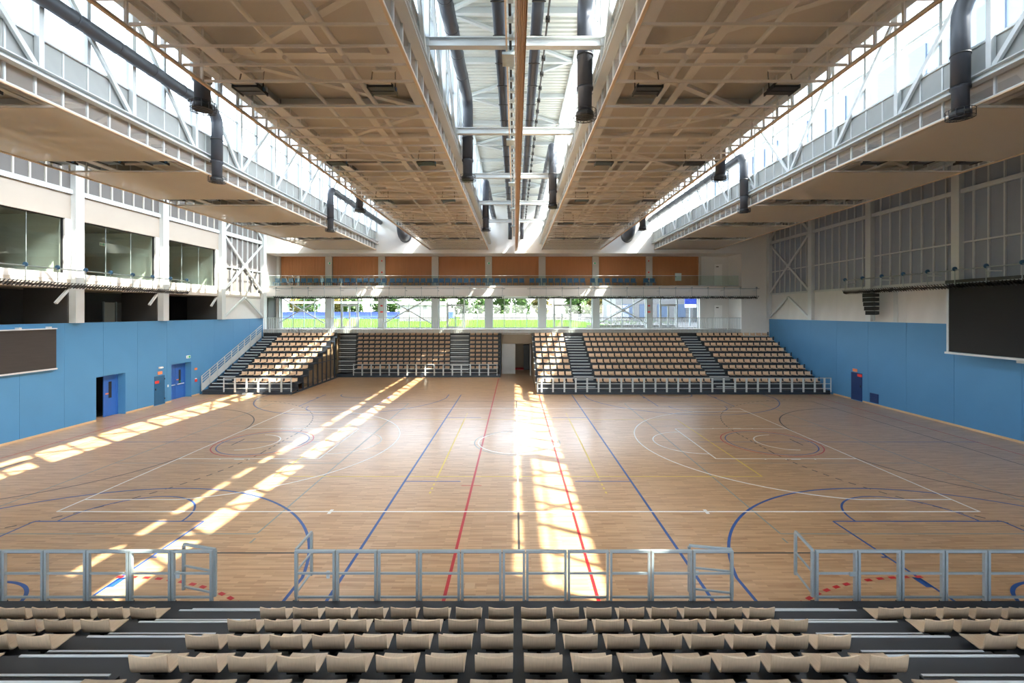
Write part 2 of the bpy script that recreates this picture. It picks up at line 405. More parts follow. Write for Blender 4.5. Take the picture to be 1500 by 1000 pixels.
# ------------------------------------------------------------------ roof: high decks over the light gaps, low roofs over the mesh trays
ceiling = struct('ceiling', 'white corrugated steel roof over the light gaps with low roofs between', (0, 20, 13))
TRAY = [(-18.4, -12.8), (-7.84, -2.47), (2.47, 7.84), (12.8, 18.4)]
GAPS = [(-23.5, -18.4), (-12.8, -7.84), (-2.47, 2.47), (7.84, 12.8), (18.4, 23.7)]
ZT, ZC, ZS, ZR = 11.80, 12.38, 13.25, 16.12     # tray mesh, truss bottom chord, sill, high roof
for x0, x1 in GAPS:
    mb = MB(); y = FRONT; n = 0; prof = []
    while y < 46:
        prof += [(y, 0), (y + .11, 0), (y + .14, .06), (y + .22, .06), (y + .25, 0)]; y += .25
    v = []
    for (yy, zz) in prof: v += [(x0, yy, ZR + zz), (x1, yy, ZR + zz)]
    me = bpy.data.meshes.new('roof_deck'); me.from_pydata(v, [], [(2 * i, 2 * i + 1, 2 * i + 3, 2 * i + 2) for i in range(len(prof) - 1)])
    me.materials.append(M['roof_deck']); link(bpy.data.objects.new('roof_deck', me), ceiling)
    B('roof_cover', x0 - .04, x1 + .04, FRONT, 46, ZR + .10, ZR + .35, 'white_paint', ceiling)
    for k in range(0, 15):
        yy = 0.3 + 3 * k
        B('roof_beam', x0 + .12, x1 - .12, yy - .07, yy + .07, ZR - .2, ZR - .01, 'white_steel', ceiling)
    if x0 == -2.47:
        for k in range(14):
            a, b = (x0 + .2, x1 - .2) if k % 2 else (x1 - .2, x0 + .2)
            BAR('roof_brace', (a, .3 + 3 * k, ZR - .12), (b, 3.3 + 3 * k, ZR - .12), .12, .1, 'white_steel', ceiling)
for x0, x1 in TRAY:
    for k, (ya, yb) in enumerate(zip([FRONT] + BAY, BAY + [45.4])):
        B('low_roof_panel', x0 + .02, x1 - .02, ya, yb - .01, ZS - .12, ZS + .02, 'soffit', ceiling)
    B('roof_cover', x0, x1, FRONT, 46, ZS + .03, ZS + .12, 'tray_grey', ceiling)

# glazed clerestory strips on both sides of every light gap
wn = 0
for gi, (g0, g1) in enumerate(GAPS):
    for side, x in ((0, g0), (1, g1)):
        if gi == 0 and side == 0 or gi == 4 and side == 1: continue
        wn += 1
        w = struct('window_%d' % wn, 'clerestory strip window of a roof light gap', (x, 20, ZS))
        visible = abs(x) in (12.8, 2.47, 7.84)
        d = .03
        B('sill', x - .07, x + .07, FRONT, YB, ZS + .12, ZS + .18, 'white_steel', w)
        B('head', x - .06, x + .06, FRONT, YB, ZR - .06, ZR, 'white_steel', w)
        B('end_panel', x - .04, x + .04, FRONT, 3.3, ZS + .18, ZR - .06, 'white_paint', w)
        ys = [3.3 + 1.5 * k for k in range(0, 27)]
        ys[-1] = YB
        if gi == 4:  # out-of-view strip made solid to keep skylight off the right wall
            w['label'] = 'unseen clerestory strip closed with added panels to darken the right wall'
            for a, b in zip(ys, ys[1:]): B('cladding_panel', x - .03, x + .03, a + .01, b - .01, ZS + .18, ZR - .06, 'clad_grey', w)
            continue
        for a, b in zip(ys, ys[1:]):
            B('pane', x - .012, x + .012, a + .03, b - .03, ZS + .18, ZR - .06, 'glass', w)
            B('mullion', x - .07, x + .07, b - .055, b + .055, ZS + .18, ZR - .06, 'mullion_grey', w)
        B('transom', x - .03, x + .03, FRONT, YB, 14.72, 14.76, 'white_steel', w)

# trusses in the planes of the clerestories
for ti, (t0, t1) in enumerate(TRAY):
    for side, x in ((0, t0), (1, t1)):
        inward = 1 if side == 0 else -1
        xx = x - inward * .12
        where = ['beside the upper left windows', 'beside the left light gap', 'beside the right light gap', 'beside the grey clad wall'][ti]
        tr = thing('roof_truss', 'white steel roof truss, %s side of mesh tray %s' % (('left', 'right')[side], where), 'truss', (xx, 20, ZC), 'roof trusses')
        B('bottom_chord', xx - .13, xx + .13, 0, YB, ZC - .05, ZC - .02, 'white_steel', tr)
        B('bottom_chord', xx - .13, xx + .13, 0, YB, ZC + .13, ZC + .16, 'white_steel', tr)
        B('chord_web', xx - .02, xx + .02, 0, YB, ZC - .02, ZC + .13, 'white_steel', tr)
        B('top_chord', xx - .08, xx + .08, 0, YB, ZR - .2, ZR - .06, 'white_steel', tr)
        for k in range(2, 14):
            ya = .3 + 3 * k
            B('post', xx - .07, xx + .07, ya - .07, ya + .07, ZC + .16, ZR - .2, 'white_steel', tr)
            if k < 14:
                p, q = ((ya, ZR - .2), (ya + 3, ZC + .14)) if ya < 21 else ((ya, ZC + .14), (ya + 3, ZR - .2))
                if ya + 3 <= YB: BAR('diagonal', (xx, p[0] + .05, p[1]), (xx, q[0] - .05, q[1]), .09, .13, 'white_steel', tr)

# mesh trays under the low roofs
for ti, (t0, t1) in enumerate(TRAY):
    inner = ti in (1, 2)
    lab = ['long tan mesh ceiling tray beside the upper left windows', 'long tan mesh ceiling tray between left light gap and centre strip',
           'long tan mesh ceiling tray between centre strip and right light gap', 'long tan mesh ceiling tray beside the grey clad wall'][ti]
    tr = thing('mesh_ceiling_tray', lab, 'ceiling tray', ((t0 + t1) / 2, 24, ZT), 'suspended mesh ceiling trays')
    mm = 'mesh_open' if inner else 'mesh_dense'
    edges = [FRONT] + [v for b in BAY for v in (b - .71, b + .71)]
    edges[-2:] = [b for b in (BAY[-1] - .05,)]
    segs = [(edges[0], BAY[0] - .71)] + [(BAY[i] + .71, BAY[i + 1] - .71) for i in range(5)] + [(BAY[5] + .71, YB - .02)]
    for a, b in segs:
        B('mesh_panel', t0 + .04, t1 - .04, a, b, ZT, ZT + .015, mm, tr)
    for i in range(6):
        a, b = BAY[i] + .71, (BAY[i + 1] - .71 if i < 5 else YB - .08)
        n = 6
        for k in range(n + 1):
            y = a + (b - a) * k / n
            B('cross_rail', t0 + .05, t1 - .05, y - .022, y + .022, ZT + .02, ZT + .075, 'tray_steel', tr)
    for side, x in ((0, t0), (1, t1)):
        B('edge_strip', x - .035, x + .035, FRONT, YB - .02, ZT - .03, ZT + .012, 'edge_tan', tr)
        B('edge_angle', x - .03, x + .03, FRONT, YB - .02, ZT + .012, ZT + .05, 'white_steel', tr)
        n = 48
        for k in range(n + 1):
            y = BAY[0] + .75 * k
            if y > YB - .1: y = YB - .1
            B('stud', x - .03, x + .03, y - .025, y + .025, ZT + .05, ZS + .12, 'white_steel', tr)
            if k < n:
                B('side_panel', x - .012, x + .012, y + .03, y + .72, ZC + .17, ZS + .12, 'tray_grey', tr)
        B('side_mesh', x - .006, x + .006, BAY[0], YB - .05, ZT + .05, ZC - .05, 'mesh_side', tr)
        B('side_sheet', x - .02, x + .02, FRONT, BAY[0] - .05, ZT + .05, ZS + .12, 'tray_grey', tr)
    B('end_sheet', t0, t1, YB - .06, YB - .03, ZT, ZS, 'tray_grey', tr)
    # steel seen through the mesh
    for b in BAY[:6]:
        for dy in (-.0, 3.0):
            B('cross_beam', t0 + .1, t1 - .1, b + dy - .15, b + dy + .15, ZS - .38, ZS - .36, 'tray_steel', tr)
            B('beam_web', t0 + .1, t1 - .1, b + dy - .02, b + dy + .02, ZS - .36, ZS - .13, 'tray_steel', tr)
    B('flange', t0 + .25, t0 + .6, BAY[0] - 2, YB - .1, ZC + .02, ZC + .06, 'tray_steel', tr)
    if inner: B('flange', t1 - .6, t1 - .25, BAY[0] - 2, YB - .1, ZC + .02, ZC + .06, 'tray_steel', tr)
    for i in range(6):
        y = BAY[i]
        BAR('plan_brace', (t0 + .4, y, ZS - .5), (t1 - .3, y + 3, ZS - .5), .18, .1, 'tray_steel', tr)
        if y + 6 < YB: BAR('plan_brace', (t1 - .3, y + 3, ZS - .5), (t0 + .4, y + 6, ZS - .5), .18, .1, 'tray_steel', tr)
    s = -1 if ti < 2 else 1
    off = 0 if inner else s * 10.4
    for px, r in ((s * 4.4 + off, .075), (s * 5.95 + off, .06)):
        if t0 + .2 < px < t1 - .2:
            for i in range(6):
                MB().sweep([(px, BAY[i] - .4, 12.62), (px, min(BAY[i] + 5.4, YB - .3), 12.62)], r, 8).build('pipe', 'tray_steel', tr, True)
    cx = s * 4.9 + off
    for i in range(6): B('cable_tray', cx - .12, cx + .12, BAY[i] - .5, min(BAY[i] + 5.45, YB - .3), 12.66, 12.7, 'tray_steel', tr)
    for i in range(6):
        for fx in (t0 + 1.0, t1 - 1.0):
            B('hanger_plate', fx - .2, fx + .2, BAY[i] - .85, BAY[i] - .5, ZS - .62, ZS - .58, 'soffit', tr)

# tie beams across the centre gap
for i in range(6):
    y = BAY[i]
    t = thing('tie_beam', 'white steel tie beam spanning the centre roof gap, %s from balcony wall' % ['sixth', 'fifth', 'fourth', 'third', 'second', 'first'][i], 'beam', (0, y, 13.2), 'tie beams across the centre roof gap')
    B('web', -2.44, 2.44, y - .02, y + .02, 13.12, 13.32, 'white_steel', t)
    B('flange', -2.44, 2.44, y - .1, y + .1, 13.32, 13.345, 'white_steel', t)
    B('flange', -2.44, 2.44, y - .1, y + .1, 13.095, 13.12, 'white_steel', t)

# divider curtain pack hanging on the centre line, its rail, shaft and drums
cu = thing('divider_curtain', 'gathered tan divider curtain hanging along the centre roof gap', 'curtain', (.1, 20, 11.6))
for k in range(6):
    xk = .0 + .036 * k
    B('curtain_fold', xk, xk + .026, 1, YB - .15, 11.62 + (.03 if k % 2 else 0), 12.40, 'curtain', cu)
B('side_sheet', .222, .232, 1, YB - .15, 11.6, 12.42, 'curtain', cu)
for k in range(6): B('hanger_strap', .09, .13, BAY[k] - .03, BAY[k] + .03, 12.40, 13.09, 'white_steel', cu)
sh = thing('curtain_hoist', 'hoist shaft with cable drums beside the tan divider curtain', 'hoist', (-.13, 20, 12.6))
B('rail', -.24, -.20, 1, YB - .2, 12.9, 12.98, 'edge_tan', sh)
MB().sweep([(-.12, 1, 13.0), (-.12, YB - .3, 13.0)], .035, 8).build('shaft', 'black_metal', sh, True)
dm = MB().sweep([(-.06, 0, 0), (.06, 0, 0)], .11, 14)
for k in range(52):
    y = 6.0 + .7 * k
    if y < YB - .5:
        if k == 0:
            d0 = dm.build('drum', 'galvanised', sh, False, Matrix.Translation((-.1, y, 13.0)))
        else:
            d = bpy.data.objects.new('drum', d0.data); link(d, sh, Matrix.Translation((-.1, y, 13.0)))
for k in range(6): B('hoist_bracket', -.34, -.02, BAY[k] - .3, BAY[k] + .3, 12.75, 12.82, 'galvanised', sh)
for x, lab in ((-.46, 'dark straight air pipe left of the tan divider curtain'), (.62, 'dark straight air pipe right of the tan divider curtain')):
    t = thing('straight_air_pipe', lab, 'duct', (x, 20, 14.3))
    MB().sweep([(x, 1, 14.3), (x, YB - .9, 14.3)] + arc((x, YB - .35, 14.3), (0, -.5, 0), (0, 0, -.5)) + [(x, YB - .35, 12.7)], .17, 12).build('pipe', 'duct', t, True)
    for k in range(24):
        B('pipe_clamp', x - .185, x + .185, 6 + 1.5 * k - .02, 6 + 1.5 * k + .02, 14.12, 14.14, 'black_metal', t)
t = thing('cable_chain', 'thin dark cable line with clips beside the divider curtain', 'cable', (.92, 20, 14.3))
MB().sweep([(.92, 1, 14.3), (.92, YB - .2, 14.3)], .03, 6).build('cable', 'black_metal', t)
for k in range(36): B('clip', .86, .98, 6 + k - .06, 6 + k + .06, 14.24, 14.36, 'black_metal', t)

# air ducts: a pipe along a gap that turns down to a nozzle with a wire cage
def air_duct(x, y, toward, zt, label, e=.45):
    r = .215
    t = thing('air_duct', label, 'duct', (x, y, 11.5), 'dark air ducts with downward nozzles')
    far = -1.5 if toward < 0 else YB - .05
    pts = [(x, far, zt), (x, y + toward * (e + .1), zt)] + arc((x, y, zt), (0, toward * e, 0), (0, 0, -e), 8) + [(x, y, 12.3)]
    MB().sweep(pts, r, 18).build('pipe', 'duct', t, True)
    MB().sweep([(x, y, 12.32), (x, y, 12.25), (x, y, 12.2), (x, y, 11.6)], [r + .02, r + .02, r - .02, r - .02], 18).build('drop_pipe', 'duct', t, True)
    for zc in (13.2, 12.3): MB().sweep([(x, y, zc - .02), (x, y, zc + .02)], r + .02, 18).build('collar', 'black_metal', t, True)
    for k in range(1, 12):
        yc = y + toward * (e + .2 + 1.4 * k)
        if FRONT < yc < YB - .2: MB().sweep([(x, yc - .015, zt), (x, yc + .015, zt)], r + .012, 18).build('joint_ring', 'duct', t, True)
    MB().sweep([(x, y, 11.62), (x, y, 11.48)], [r + .03, r + .03], 18).build('nozzle', 'black_metal', t, True)
    cg = MB()
    for zc, rc in ((11.66, r + .11), (11.46, r + .11), (11.44, r + .02), (11.44, r - .1)):
        ring = [(x + rc * math.cos(a), y + rc * math.sin(a), zc) for a in [2 * PI * i / 20 for i in range(21)]]
        cg.sweep(ring, .008, 4)
    for i in range(12):
        a = 2 * PI * i / 12; c, s_ = math.cos(a), math.sin(a); rc = r + .11
        cg.bar((x + rc * c, y + rc * s_, 11.66), (x + rc * c, y + rc * s_, 11.46), .012, .012)
        cg.bar((x + rc * c, y + rc * s_, 11.45), (x + .1 * c, y + .1 * s_, 11.44), .012, .012)
    cg.build('nozzle_cage', 'black_metal', t)
    s_ = 1 if x in (-12.4, -1.95, 8.4) else -1
    BAR('bracket_arm', (x, y, 12.15), (x - s_ * .22, y, 12.15), .03, .03, 'galvanised', t)
nm = {-12.45: 'on left side of left light gap', -8.4: 'on right side of left light gap', -1.95: 'on left side of centre gap',
      1.95: 'on right side of centre gap', 8.4: 'on left side of right light gap', 12.5: 'on right side of right light gap'}
for x, y, tw, zt in ((-12.4, 19.2, -1, 14.3), (-12.4, 31.0, 1, 14.3), (-8.4, 12.4, -1, 14.3), (-8.4, 24.9, 1, 14.3), (-1.95, 19.0, -1, 14.75), (-1.95, 30.7, 1, 14.75),
                     (1.95, 12.9, -1, 14.75), (1.95, 23.95, 1, 14.75), (8.4, 18.9, -1, 14.3), (8.4, 30.4, 1, 14.3), (12.4, 12.85, -1, 14.95), (12.4, 25.0, 1, 14.55)):
    key = min(nm, key=lambda q: abs(q - x))
    air_duct(x, y, tw, zt, 'dark air duct %s, %s' % (nm[key], 'running to balcony wall' if tw > 0 else 'running off from balcony wall'), .8 if zt == 14.95 else .45)
for x, lab in ((-10.1, 'wide dark supply duct bending into the balcony end wall, left light gap'), (10.3, 'wide dark supply duct bending into the balcony end wall, right light gap')):
    t = thing('supply_duct', lab, 'duct', (x, 41.5, 12.5))
    MB().sweep([(x, 41.3, ZR - .22)] + [(x, 41.3, 13.9)] + arc((x, 41.3, 13.0), (0, 0, .8), (0, .8, 0), 8) + [(x, YB - .01, 13.0)], .5, 20).build('elbow', 'duct', t, True)
    MB().sweep([(x, YB - .06, 13.0), (x, YB - .02, 13.0)], .56, 20).build('wall_collar', 'duct', t, True)

# floodlights in the open slots of the trays
fl_proto = None
def floodlight(x, y, z, turn, label, group):
    global fl_proto
    mw = Matrix.Translation((x, y, z)) @ Matrix.Rotation(turn, 4, 'Z')
    if fl_proto is None:
        t = empty('floodlight', (0, 0, 0))
        for k in (-1, 1):
            h = B('lamp_module', -.31, .31, k * .12 - .1, k * .12 + .1, .03, .11, 'black_metal', t)
            B('lens', -.29, .29, k * .12 - .075, k * .12 + .075, .015, .031, 'lamp_lens', h)
        fins = MB()
        for i in range(16): fins.box(-.29 + .038 * i, -.275 + .038 * i, -.2, .2, .112, .17)
        fins.build('cooling_fins', 'black_metal', t)
        for k in (-1, 1):
            B('side_frame', k * .33 - .015, k * .33 + .015, -.25, .25, .0, .09, 'black_metal', t)
            BAR('bracket_arm', (k * .335, 0, .06), (k * .30, .12, .62), .03, .02, 'black_metal', t)
        B('mount_bar', -.31, .31, .09, .15, .6, .64, 'tray_steel', t)
        B('driver_box', -.2, .2, .0, .16, .66, .76, 'tray_grey', t)
        k_ = MB().sweep([(.34, .0, .08), (.37, .0, .08)], .055, 10); k_.build('pivot_knob', 'chair_blue', t)
        fl_proto = t
        t.matrix_basis = mw; WM[t.name] = mw; o = t
    else:
        o = fl_proto.copy(); COL.objects.link(o); o.matrix_basis = mw; WM[o.name] = mw
        for ch in fl_proto.children:
            d = ch.copy(); COL.objects.link(d); d.parent = o
            for g in ch.children:
                e = g.copy(); COL.objects.link(e); e.parent = d
    tag(o, label, 'floodlight', group)
rowname = ['sixth', 'fifth', 'fourth', 'third', 'second', 'first']
tn = ['left outer tray', 'left inner tray', 'right inner tray', 'right outer tray']
for i in range(1, 6):
    for ti, xs in enumerate(((-17.8, -15.95, -14.15), (-7.0, -3.5), (3.5, 7.05), (14.15, 16.0, 17.85))):
        sd = {0: ('wall', 'middle', 'curtain'), 1: ('wall', 'curtain'), 2: ('curtain', 'wall'), 3: ('curtain', 'middle', 'wall')}[ti]
        for x, w_ in zip(xs, sd):
            floodlight(x, BAY[i] - .1, 11.86 if ti in (1, 2) else 11.9, 0, 'unlit floodlight, %s row from balcony wall, %s of %s' % (rowname[i], w_ + ' side' if w_ != 'middle' else w_, tn[ti]),
                       'floodlights in the ceiling trays')

# ------------------------------------------------------------------ left wall
wl = struct('wall_left', 'blue panelled left side wall with upper windows and white columns', (XL, 20, 0))
DOORS_L = [(25.56, 27.5, 2.45), (31.15, 33.1, 2.5)]
seams = [FRONT, 0, 2.4, 4.8, 7.2, 9.6, 12, 14.4, 16.8, 19.2, 21.6, 23.75, 26.0, 28.35, 30.75, 33.1, 35.6, 38, 40.3, YB]
g = .006
for a, b in zip(seams, seams[1:]):
    cuts = []
    for d0, d1, h in DOORS_L:
        lo, hi = max(a, d0), min(b, d1)
        if hi - lo > .01: cuts.append((lo, hi, h))
    if not cuts: B('wall_panel', XL - .3, XL, a + g, b - g, 0, 5.45, 'blue_wall_bright', wl)
    else:
        h = cuts[0][2]
        B('wall_panel', XL - .3, XL, a + g, b - g, h, 5.45, 'blue_wall_bright', wl)
        pos = a
        for lo, hi, _ in cuts:
            if lo - pos > .02: B('wall_panel', XL - .3, XL, pos + g, lo, 0, h, 'blue_wall_bright', wl)
            pos = hi
        if b - pos > .02: B('wall_panel', XL - .3, XL, pos, b - g, 0, h, 'blue_wall_bright', wl)
B('wall_core', XL - .34, XL - .304, FRONT, DOORS_L[0][0], 0, 5.45, 'teal_door', wl)
B('wall_core', XL - .34, XL - .304, DOORS_L[1][1], YB, 0, 5.45, 'teal_door', wl)
B('wall_core', XL - .34, XL - .304, DOORS_L[0][1], DOORS_L[1][0], 0, 5.45, 'teal_door', wl)
B('wall_coping', XL - .34, XL + .01, FRONT, YB, 5.45, 5.48, 'blue_wall_bright', wl)
# dark gallery behind the openings, slab edge, window bays, band, clerestory
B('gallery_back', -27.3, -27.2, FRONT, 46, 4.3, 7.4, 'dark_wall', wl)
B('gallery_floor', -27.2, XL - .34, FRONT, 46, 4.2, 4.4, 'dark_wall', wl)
B('slab_edge', -30, XL, FRONT, YB, 7.3, 7.75, 'white_concrete', wl)
B('parapet', XL - .3, XL + .02, FRONT, BAY[5], 7.75, 8.06, 'white_paint', wl)
B('upper_band', XL - .3, XL, FRONT, BAY[5], 10.9, 12.2, 'cream_band', wl)
B('beam', XL - .2, XL + .12, FRONT, BAY[5], 12.2, 12.45, 'steel_grey', wl)
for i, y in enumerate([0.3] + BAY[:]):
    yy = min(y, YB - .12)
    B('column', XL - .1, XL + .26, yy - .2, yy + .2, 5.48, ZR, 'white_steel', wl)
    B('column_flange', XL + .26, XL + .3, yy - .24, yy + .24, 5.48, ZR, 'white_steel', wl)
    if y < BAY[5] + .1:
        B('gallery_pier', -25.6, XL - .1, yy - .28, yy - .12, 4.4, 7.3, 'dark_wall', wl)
        BAR('sun_strip_bar', (XL - .15, yy - .2, 7.22), (XL - .15, yy - .85, 6.5), .12, .12, 'white_steel', wl)  # white bar standing in for a slanted strip of sun on the pier
for k in range(40):
    y = BAY[5] - .75 * (k + 1)
    if y > 5:
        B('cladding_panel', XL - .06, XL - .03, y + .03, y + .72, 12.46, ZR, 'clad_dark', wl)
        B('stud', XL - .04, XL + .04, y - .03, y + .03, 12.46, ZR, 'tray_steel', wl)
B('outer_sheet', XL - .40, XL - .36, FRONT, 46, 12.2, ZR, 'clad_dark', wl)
# braced end bay
for k in range(8):
    y = BAY[5] + .75 * k
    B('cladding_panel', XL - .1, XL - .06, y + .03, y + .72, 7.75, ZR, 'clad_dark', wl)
    B('stud', XL - .06, XL + .03, y - .025, y + .025, 7.75, ZR, 'white_steel', wl)
B('lower_panel', XL - .2, XL - .05, BAY[5], YB, 5.48, 7.3, 'white_paint', wl)
B('mid_rail', XL - .04, XL + .06, BAY[5], YB, 9.65, 9.73, 'white_steel', wl)
B('beam', XL - .04, XL + .16, BAY[5], YB, 12.2, 12.5, 'white_steel', wl)
def x_brace(x, sgn, parent, m='white_steel'):
    a, b = BAY[5] + .25, YB - .3
    BAR('brace', (x, a, 12.2), (x, b, 7.75), .10, .16, m, parent)
    BAR('brace', (x + sgn * .03, a, 7.75), (x + sgn * .03, b, 12.2), .10, .16, m, parent)
    B('gusset', x - .05, x + .07, (a + b) / 2 - .2, (a + b) / 2 + .2, 9.8, 10.15, m, parent)
    c = (a + b) / 2
    BAR('brace', (x, a, 5.6), (x, c - .1, 7.3), .10, .16, m, parent)
    BAR('brace', (x, b, 5.6), (x, c + .1, 7.3), .10, .16, m, parent)
    BAR('brace', (x, a, 12.5), (x, c, 15.2), .10, .16, m, parent)
    BAR('brace', (x, b, 12.5), (x, c, 15.2), .10, .16, m, parent)
x_brace(XL + .15, -1, wl)
# rooms behind the upper windows
for i, (a, b) in enumerate(((6.3, 12.3), (12.3, 18.3), (18.3, 24.3), (24.3, 30.3), (30.3, 36.3))):
    wn += 1
    w = struct('window_%d' % wn, 'large upper room window in the left wall', (XL, a, 8.06))
    y0, y1 = a + .3, b - .55
    n = 3
    for k in range(n):
        p0, p1 = y0 + (y1 - y0) * k / n, y0 + (y1 - y0) * (k + 1) / n
        B('pane', XL - .16, XL - .145, p0 + .01, p1 - .01, 8.1, 10.88, 'glass_room', w)
        if k: B('joint', XL - .165, XL - .14, p0 - .008, p0 + .008, 8.1, 10.88, 'galvanised', w)
    B('frame', XL - .2, XL - .1, y0 - .05, y0, 8.06, 10.9, 'black_metal', w)
    B('frame', XL - .2, XL - .1, y1, y1 + .05, 8.06, 10.9, 'black_metal', w)
    B('frame', XL - .2, XL - .1, y0, y1, 10.86, 10.9, 'black_metal', w)
    B('jamb', XL - .3, XL, y1 + .05, b - .2, 8.06, 10.9, 'white_paint', w)
    B('jamb', XL - .3, XL, a + .2, y0 - .05, 8.06, 10.9, 'white_paint', w)
rm = struct('wall_rooms', 'walls of the rooms behind the upper left windows', (-27, 20, 8))
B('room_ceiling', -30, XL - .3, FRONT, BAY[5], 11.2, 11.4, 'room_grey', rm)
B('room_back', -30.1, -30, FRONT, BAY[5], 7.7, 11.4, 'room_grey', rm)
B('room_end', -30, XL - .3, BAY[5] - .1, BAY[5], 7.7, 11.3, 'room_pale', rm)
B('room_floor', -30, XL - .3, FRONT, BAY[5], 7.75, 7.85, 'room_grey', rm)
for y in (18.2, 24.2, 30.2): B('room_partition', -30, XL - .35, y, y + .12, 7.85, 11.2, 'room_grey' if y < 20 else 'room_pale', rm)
B('room_door', -29.96, -29.9, 27.6, 28.5, 7.85, 10.0, 'room_pale', rm); B('room_cupboard', -30, -29.4, 28.9, 30.2, 7.85, 10.9, 'room_pale', rm)
B('room_door', -29.96, -29.9, 33.2, 34.1, 7.85, 10.0, 'dark_wall', rm); B('room_cupboard', -30, -29.4, 34.3, 36.2, 7.85, 10.9, 'room_pale', rm)
def exit_sign(x, y, z, axis, label, w=.4):
    t = thing('exit_sign', label, 'sign', (x, y, z), 'green exit signs')
    if axis == 'x':
        B('plate', x, x + .03, y - w / 2, y + w / 2, z, z + .2, 'sign_white', t); B('arrow_field', x + .03, x + .034, y + .0, y + w / 2 - .03, z + .02, z + .18, 'sign_green', t)
        B('running_figure', x + .03, x + .036, y - w / 2 + .07, y - w / 2 + .13, z + .03, z + .16, 'sign_green', t)
    else:
        B('plate', x - w / 2, x + w / 2, y - .03, y, z, z + .2, 'sign_white', t); B('arrow_field', x - .02, x + w / 2 - .03, y - .034, y - .03, z + .02, z + .18, 'sign_green', t)
        B('running_figure', x - w / 2 + .07, x - w / 2 + .13, y - .036, y - .03, z + .03, z + .16, 'sign_green', t)
exit_sign(-26.5, 29.6, 10.3, 'x', 'green exit sign glowing behind the middle upper left window')
exit_sign(-25.2, 31.6, 10.3, 'x', 'green exit sign behind the upper window next to braced bay')
exit_sign(XL, 32.75, 2.78, 'x', 'green and white exit sign above the blue double doors')
# glazed lobby door in the dark gallery, black sign
t = struct('door_1', 'glazed lobby doors at the back of the dark gallery', (-27.2, 29, 4.4))
for k in range(3):
    y = 30.4 + .95 * k
    B('door_frame', -27.2, -27.1, y, y + .07, 4.4, 6.75, 'galvanised', t); B('glass_leaf', -27.16, -27.14, y + .07, y + .9, 4.4, 6.7, 'room_pale' if k == 0 else 'room_grey', t)
t = thing('room_sign', 'small black sign with a white letter C on gallery wall', 'sign', (-25, 32, 6.2))
B('plate', -25.02, -25, 31.9, 32.4, 6.1, 6.6, 'black_metal', t)
mb = MB()
for k in range(10):
    a0, a1 = math.radians(50 + 26 * k), math.radians(50 + 26 * (k + 1))
    mb.bar((-24.99, 32.15 + .13 * math.cos(a0), 6.35 + .15 * math.sin(a0)), (-24.99, 32.15 + .13 * math.cos(a1), 6.35 + .15 * math.sin(a1)), .01, .05)
mb.build('letter', 'sign_white', t)

# doors in the blue wall
def hall_door(n, y0, y1, h, open_left, label):
    d = struct('door_%d' % n, label, (XL, y0, 0))
    xb = XL - .46
    B('reveal', XL - .6, XL - .005, y1 - .02, y1 + .03, 0, h, 'blue_wall_bright', d)
    B('reveal', XL - .6, XL - .305, y0 - .03, y0 + .02, 0, h, 'blue_wall_bright', d)
    B('reveal', XL - .6, XL - .305, y0, y1, h - .02, h + .05, 'blue_wall_bright', d)
    ym = (y0 + y1) / 2
    for k, (a, b) in enumerate(((y0 + .02, ym), (ym, y1 - .12))):
        if k == 0 and open_left: 
            B('door_leaf', xb - .95, xb - .02, a, a + .05, 0.01, h - .1, 'blue_door', d)
            continue
        lf = B('door_leaf', xb - .05, xb, a + .01, b - .01, .01, h - .1, 'blue_door', d)
        B('vision_panel', xb, xb + .006, a + (b - a) * .38, a + (b - a) * .62, 1.05, 2.0, 'black_metal', lf)
        B('notice', xb, xb + .005, a + .12, a + .34, 1.28, 1.36, 'sign_orange', lf)
        if not open_left:
            B('push_bar', xb + .05, xb + .09, a + .1, b - .1, .98, 1.04, 'aluminium', lf)
            B('push_sign', xb + .0, xb + .006, (a + b) / 2 - .1, (a + b) / 2 + .12, 1.08, 1.24, 'sign_green', lf)
    B('door_frame', xb - .06, xb + .02, y1 - .12, y1 - .02, 0, h, 'blue_door', d)
    B('header', xb - .06, xb + .02, y0, y1, h - .1, h, 'blue_door', d)
    B('lobby_wall', XL - 3.6, XL - 3.5, y0 - 1, y1 + 1, 0, 3, 'dark_wall', d)
    B('lobby_side', XL - 3.5, XL - .62, y0 - 1.05, y0 - 1, 0, 3, 'dark_wall', d); B('lobby_side', XL - 3.5, XL - .62, y1 + 1, y1 + 1.05, 0, 3, 'dark_wall', d)
    B('lobby_ceiling', XL - 3.5, XL - .36, y0 - 1, y1 + 1, 3, 3.05, 'dark_wall', d)
    B('lobby_floor', XL - 3.5, XL - .95, y0 - 1, y1 + 1, -.1, 0, 'dark_wall', d)
hall_door(2, DOORS_L[0][0], DOORS_L[0][1], 2.45, True, 'blue double doors with one leaf open near the left screen')
hall_door(3, DOORS_L[1][0], DOORS_L[1][1], 2.5, False, 'closed blue double doors with push bars beside the stair railing')
d = struct('door_4', 'small dark teal service door in the left blue wall', (XL, 30, 0))
lf = B('door_leaf', XL - .01, XL + .02, 29.67, 30.54, .05, 1.9, 'teal_door', d)
for z in (.3, 1.6): B('hinge', XL + .02, XL + .035, 30.5, 30.56, z, z + .1, 'black_metal', lf)
B('handle', XL + .02, XL + .05, 29.72, 29.78, 1.0, 1.12, 'black_metal', lf)
B('warning_sticker', XL + .02, XL + .024, 29.7, 30.05, 1.42, 1.6, 'sign_red', lf)
def notice(name, label, x, y0, y1, z0, z1, m, d=.03, cat='sign'):
    return tag(B(name, min(x, x + d), max(x, x + d), y0, y1, z0, z1, m), label, cat)
notice('notice', 'orange notice above the small teal service door', XL, 29.95, 30.32, 1.98, 2.18, 'sign_orange')
